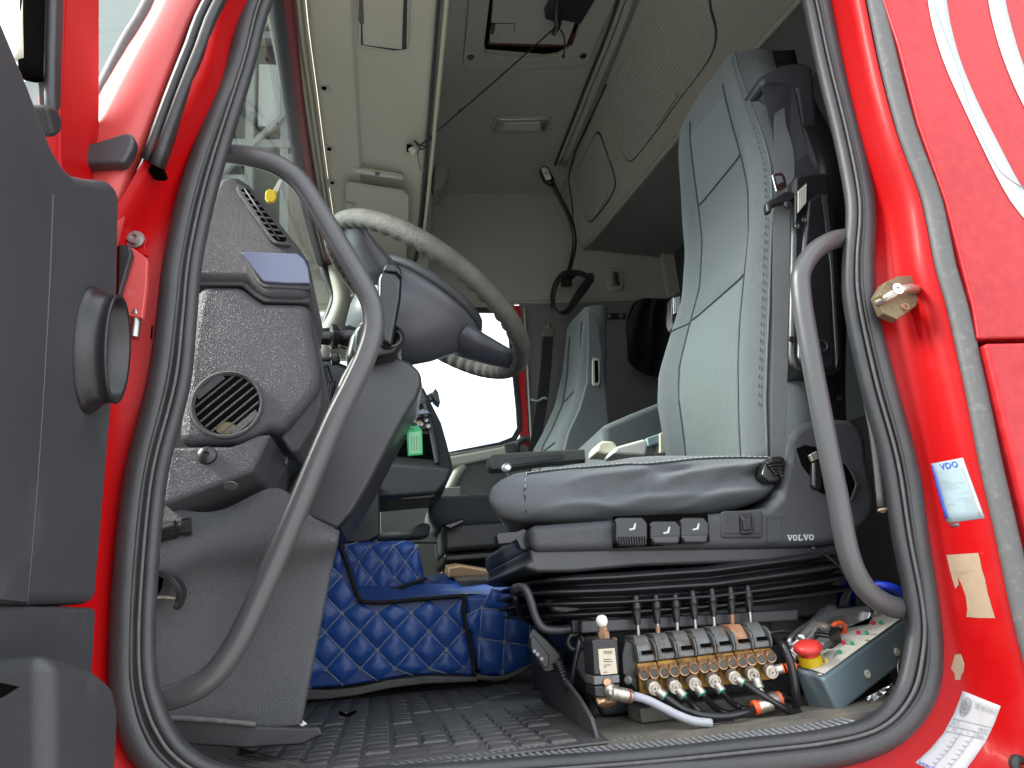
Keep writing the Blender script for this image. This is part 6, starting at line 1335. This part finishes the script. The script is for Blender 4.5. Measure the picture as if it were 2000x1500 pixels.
# solenoid valve at the left end
sv = thing('solenoid_valve', 'black solenoid valve with a cream data label and white ball on top', 'valve', PY(1180, 1360, .1))
pyprism('coil_body', [z12(555, 475), z12(575, 458), z12(715, 455), z12(740, 475), z12(750, 700), z12(570, 712)], .088, .05, 'black', sv, bev=.003)
pyprism('valve_band', [z12(568, 715), z12(750, 703), z12(754, 765), z12(572, 782)], .089, .048, 'greymetal', sv, bev=.002)
pyprism('valve_foot', [z12(572, 784), z12(754, 768), z12(758, 850), z12(640, 872), z12(575, 862)], .089, .048, 'black', sv, bev=.003)
pyprism('data_label', [z12(602, 528), z12(716, 520), z12(735, 698), z12(622, 708), z12(610, 660)], .0872, .0008, mat('cream_data_label', (.55, .48, .36), .6, dirt=(90, (.25, .18, .1), .55, .2, .6)), sv, bev=0)
HS = None
for k, (a, b) in enumerate([(545, 700), (556, 700), (600, 690), (615, 700), (640, 690), (655, 660), (690, 665)]):
    P0_, P1_ = PY(*z12(640, a), .0866), PY(*z12(b, a - 3), .0866); tube('label_line', [P0_, P1_], .0004, 'ink', sv, seg=4, smooth_path=False)
for p in ((595, 478), (715, 468)): lathe('coil_screw', PY(*z12(*p), .1), (0, -.5, 1), [(.004, 0), (.0038, .003), (.001, .003)], 'brass', sv, seg=10)
lathe('brass_nut', PY(*z12(640, 455), .105), (0, 0, 1), [(.0085, 0), (.0085, .009), (.0065, .01), (.0065, .016)], 'brass', sv, seg=6, smooth=False)
lathe('ball_stem', PY(*z12(634, 410), .105), (0, 0, 1), [(.004, 0), (.004, .008)], 'white', sv, seg=10)
lathe('white_ball', PY(*z12(632, 378), .105), (0, 0, 1), [(.002, 0), (.0055, .002), (.0078, .006), (.0082, .0095), (.007, .014), (.004, .0165), (.0005, .017)], 'white', sv, seg=16)
lathe('drain_screw', PY(*z12(660, 758), .088), (0, -1, 0), [(.0055, 0), (.005, .003), (.001, .003)], 'brass', sv, seg=12)
lathe('elbow_knuckle', PY(*z12(685, 815), .09), (-.1, -1, -.1), [(.009, -.01), (.0095, 0), (.0085, .008), (.004, .012)], 'fitting', sv, seg=16)
e0 = PY(*z12(690, 830), .082); e1 = PY(*z12(800, 852), .085); lathe('elbow_sleeve', e0, e1 - e0, [(.0095, 0), (.0085, .012), (.0092, .014), (.0092, .028), (.008, .0305)], 'fitting', sv, seg=16)
lathe('red_collar', e1 - (e1 - e0).normalized() * .001, e1 - e0, [(.0088, 0), (.0092, .001), (.0092, .0042), (.007, .005)], 'redplastic', sv, seg=16)
lathe('bottom_cap', PY(*z12(655, 878), .1), (.1, -.6, -1), [(.008, -.002), (.008, .006), (.006, .008)], 'brass', sv, seg=14, sx=1.8)
# ================================================================ remote control box
bx = thing('remote_box', 'scratched blue grey control box with white top and red stop button', 'control box', PY(1640, 1390, .1))
cB, cA, cC = PY(1606, 1324, .075), PY(1550, 1305, .125), PY(1778, 1199, .175); cD = cA + (cC - cB)
hv = PY(1640, 1396, .083) - cB; hv2 = PY(1577, 1386, .133) - cA
cB2, cA2 = cB + hv, cA + hv2; cC2 = cC + hv * 1.02; cD2 = cD + hv2
mesh('box_body', [cB, cC, cD, cA, cB2, cC2, cD2, cA2], [(0, 1, 2, 3), (7, 6, 5, 4), (0, 4, 5, 1), (1, 5, 6, 2), (2, 6, 7, 3), (3, 7, 4, 0)], 'boxgrey', bx, bev=.006, seg=3)
bn = (cC - cB).cross(cA - cB).normalized(); bn = bn if bn.z > 0 else -bn
def TP(a, b, off=0):
    d = ray(*z13(a, b)); o = cB + bn * off; return CAM + d * ((o - CAM).dot(bn) / d.dot(bn))
tpn = [cB.lerp(cD, .03), cC.lerp(cA, .02), cD.lerp(cB, .03), cA.lerp(cC, .03)]
prism('top_plate', [p + bn * .0015 for p in tpn], bn * .0016, 'panelwhite', bx, bev=.0006)
o = TP(560, 735, .003)
stc = lathe('stop_collar', o, bn, [(.0165, 0), (.0165, .012), (.0155, .0128)], 'yellowp', bx, seg=26)
lathe('stop_stem', o + bn * .012, bn, [(.0125, 0), (.0125, .010)], 'redplastic', stc, seg=22)
lathe('stop_button', o + bn * .019, bn, [(.013, 0), (.0195, .0015), (.0205, .004), (.0195, .008), (.0155, .0115), (.008, .0135), (.001, .014)], 'redplastic', stc, seg=28)
def led(a, b, m): lathe('indicator', TP(a, b, .003), bn, [(.0030, 0), (.0030, .0035), (.0022, .005), (.0005, .0055)], m, bx, seg=12)
for p in ((793, 650), (893, 580), (1013, 498), (1130, 412)): led(*p, 'greenp')
for p in ((825, 575), (945, 492), (1068, 415)): led(*p, 'redled')
led(683, 720, 'yled')
for p in ((630, 818), (1015, 548)): lathe('panel_screw', TP(*p, .003), bn, [(.0036, 0), (.003, .001), (.001, .0006)], 'fitting', bx, seg=10)
for p, q_ in (((750, 660), (775, 655)), ((850, 580), (870, 572)), ((970, 500), (985, 495)), ((1045, 502), (1095, 490)), ((735, 690), (760, 662))): tube('panel_marking', [TP(*p, .0034), TP(*q_, .0034)], .0005, 'ink', bx, seg=4, smooth_path=False)
# black rocker switch standing on the plate
so = TP(705, 590, .0); ex = (cC - cB).normalized(); ey = bn.cross(ex)
R3 = Matrix((ex, ey, bn)).transposed()
rbox('rocker_housing', so + bn * .012, (.032, .028, .024), 'black', bx, bev=.003, rot=R3)
rbox('rocker', so + bn * .024 - ey * .002, (.024, .02, .006), 'gloss', bx, bev=.002, rot=R3)
rbox('toggle_cap', TP(650, 570, .02), (.022, .02, .012), 'greymetal', bx, bev=.004, rot=R3)
# front screws and wire loop
fn = (cC - cB).cross(hv).normalized(); fn = fn if fn.y < 0 else -fn
def FP(a, b, off=.0005):
    d = ray(*z13(a, b)); oo = cB + fn * off; return CAM + d * ((oo - CAM).dot(fn) / d.dot(fn))
for p in ((1015, 820), (1255, 640)): lathe('case_screw', FP(*p), fn, [(.0062, 0), (.0062, .002), (.0035, .0025), (.0032, .0005), (.0005, .0005)], 'cream', bx, seg=14)
tube('wire_loop', [FP(a, b, .004) for a, b in [(1275, 655), (1320, 685), (1285, 700), (1265, 750), (1270, 810), (1290, 840)]], .0012, 'fitting', bx, seg=6)
# foil scrap below the box
fs_ = thing('foil_scrap', 'crumpled silver foil scrap under the control box', 'foil', PY(1700, 1370, .06))
rows = []
for j in range(7): rows.append([PY(*z13(1010 + i * 30 + j * 3, 1010 - i * 17 + j * 9), .06 + .008 * mnoise.noise(V((i * .9, j * 1.1, 1)))) for i in range(8)])
grid('foil_sheet', rows, 'chrome', fs_, smooth=False)
# ---- aluminium blow gun lying across the box
bg = thing('blow_gun', 'cast aluminium air blow gun lying on the control box', 'air gun', PY(1660, 1220, .2))
pyprism('gun_body', [z13(*p) for p in [(640, 345), (660, 315), (705, 292), (860, 280), (1030, 262), (1048, 290), (1045, 335), (1015, 395), (850, 440), (760, 450), (690, 448), (650, 420)]], .185, .028, 'alu', bg, bev=.006, seg=3)
pyprism('gun_recess', [z13(*p) for p in [(690, 370), (720, 350), (830, 345), (840, 365), (800, 395), (700, 400)]], .183, .004, 'greymetal', bg, bev=.002)
pyprism('trigger_guard', [z13(*p) for p in [(830, 440), (845, 405), (1010, 395), (1040, 300), (1078, 345), (1062, 420), (900, 470), (845, 482)]], .172, .03, 'alu', bg, bev=.005, seg=3)
tube('gun_barrel', [PY(*z13(a, b), y) for (a, b), y in [((720, 285), .2), ((640, 370), .185), ((560, 450), .17), ((470, 545), .155)]], lambda t: .012 - .004 * t, 'alu', bg, seg=12)
tube('gun_lever', [PY(*z13(a, b), y) for (a, b), y in [((705, 270), .19), ((660, 360), .175), ((600, 470), .16), ((530, 560), .15)]], .005, 'alu', bg, seg=8, flat=.5)
tube('hanging_loop', [PY(*z13(a, b), y) for (a, b), y in [((640, 330), .2), ((540, 410), .19), ((440, 480), .18), ((385, 540), .17), ((378, 575), .17), ((410, 585), .165), ((460, 545), .16)]], .0045, 'alu', bg, seg=8)
lathe('hose_nut', PY(*z13(1035, 300), .2), (1, .1, -.05), [(.010, 0), (.012, .004), (.012, .012), (.008, .014), (.008, .03)], 'fitting', bg, seg=8, smooth=False)
torus('orange_seal', PY(*z13(770, 468), .17), (-.1, .9, .6), .014, .004, 'orange', bg)
lathe('barrel_ring', PY(*z13(655, 470), .16), (.5, 0, .8), [(.011, 0), (.013, .003), (.011, .006), (.013, .009), (.010, .012)], 'fitting', bg, seg=14)
cg = thing('cable_gland', 'silver threaded cable gland beside the yellow collar', 'gland', PY(1550, 1280, .13))
lathe('gland_body', PY(*z13(365, 700), .13), PY(*z13(450, 630), .13) - PY(*z13(365, 700), .13), [(.009 + .0007 * (k % 2), k * .0018) for k in range(14)], 'alu', cg, seg=16)
lathe('orange_gland', PY(*z13(345, 775), .12), PY(*z13(425, 745), .12) - PY(*z13(345, 775), .12), [(.006, 0), (.007, .004), (.007, .016), (.005, .018)], 'orange', cg, seg=12)
# ---- blue coiled hose behind the grab bar
bh = tag(tube('coiled_hose', [PY(a, b, y) for (a, b), y in [((1636, 1200), .4), ((1632, 1180), .36), ((1640, 1155), .32), ((1665, 1138), .28), ((1700, 1136), .26), ((1730, 1150), .24), ((1745, 1172), .26), ((1720, 1180), .32), ((1680, 1190), .36), ((1664, 1180), .3), ((1670, 1158), .22), ((1700, 1144), .18), ((1735, 1145), .16), ((1762, 1158), .16), ((1764, 1170), .18), ((1740, 1178), .22), ((1690, 1195), .3)]], .0065, 'bluehose', None, seg=8), 'bright blue coiled air hose behind the short grab bar', 'hose')
tube_w = tag(tube('frayed_trim', YS([(1634, 250), (1648, 300), (1655, 360), (1662, 420), (1664, 520), (1672, 640), (1690, 760), (1708, 860), (1722, 990)], .03), .006, 'strip', None, seg=8), 'frayed cloth edging strip along the inside of the rear seal', 'edging')
lathe('frayed_end', PY(1723, 992, .03), (.1, 0, -1), [(.005, 0), (.008, .003), (.003, .007)], 'tan', tube_w, seg=7)
tag(tube('seat_cable', YS([(1586, 1070), (1610, 1082), (1632, 1100), (1650, 1116)], .15), .0028, 'hose', None, seg=6), 'thin black cable dropping from the seat base', 'cable')
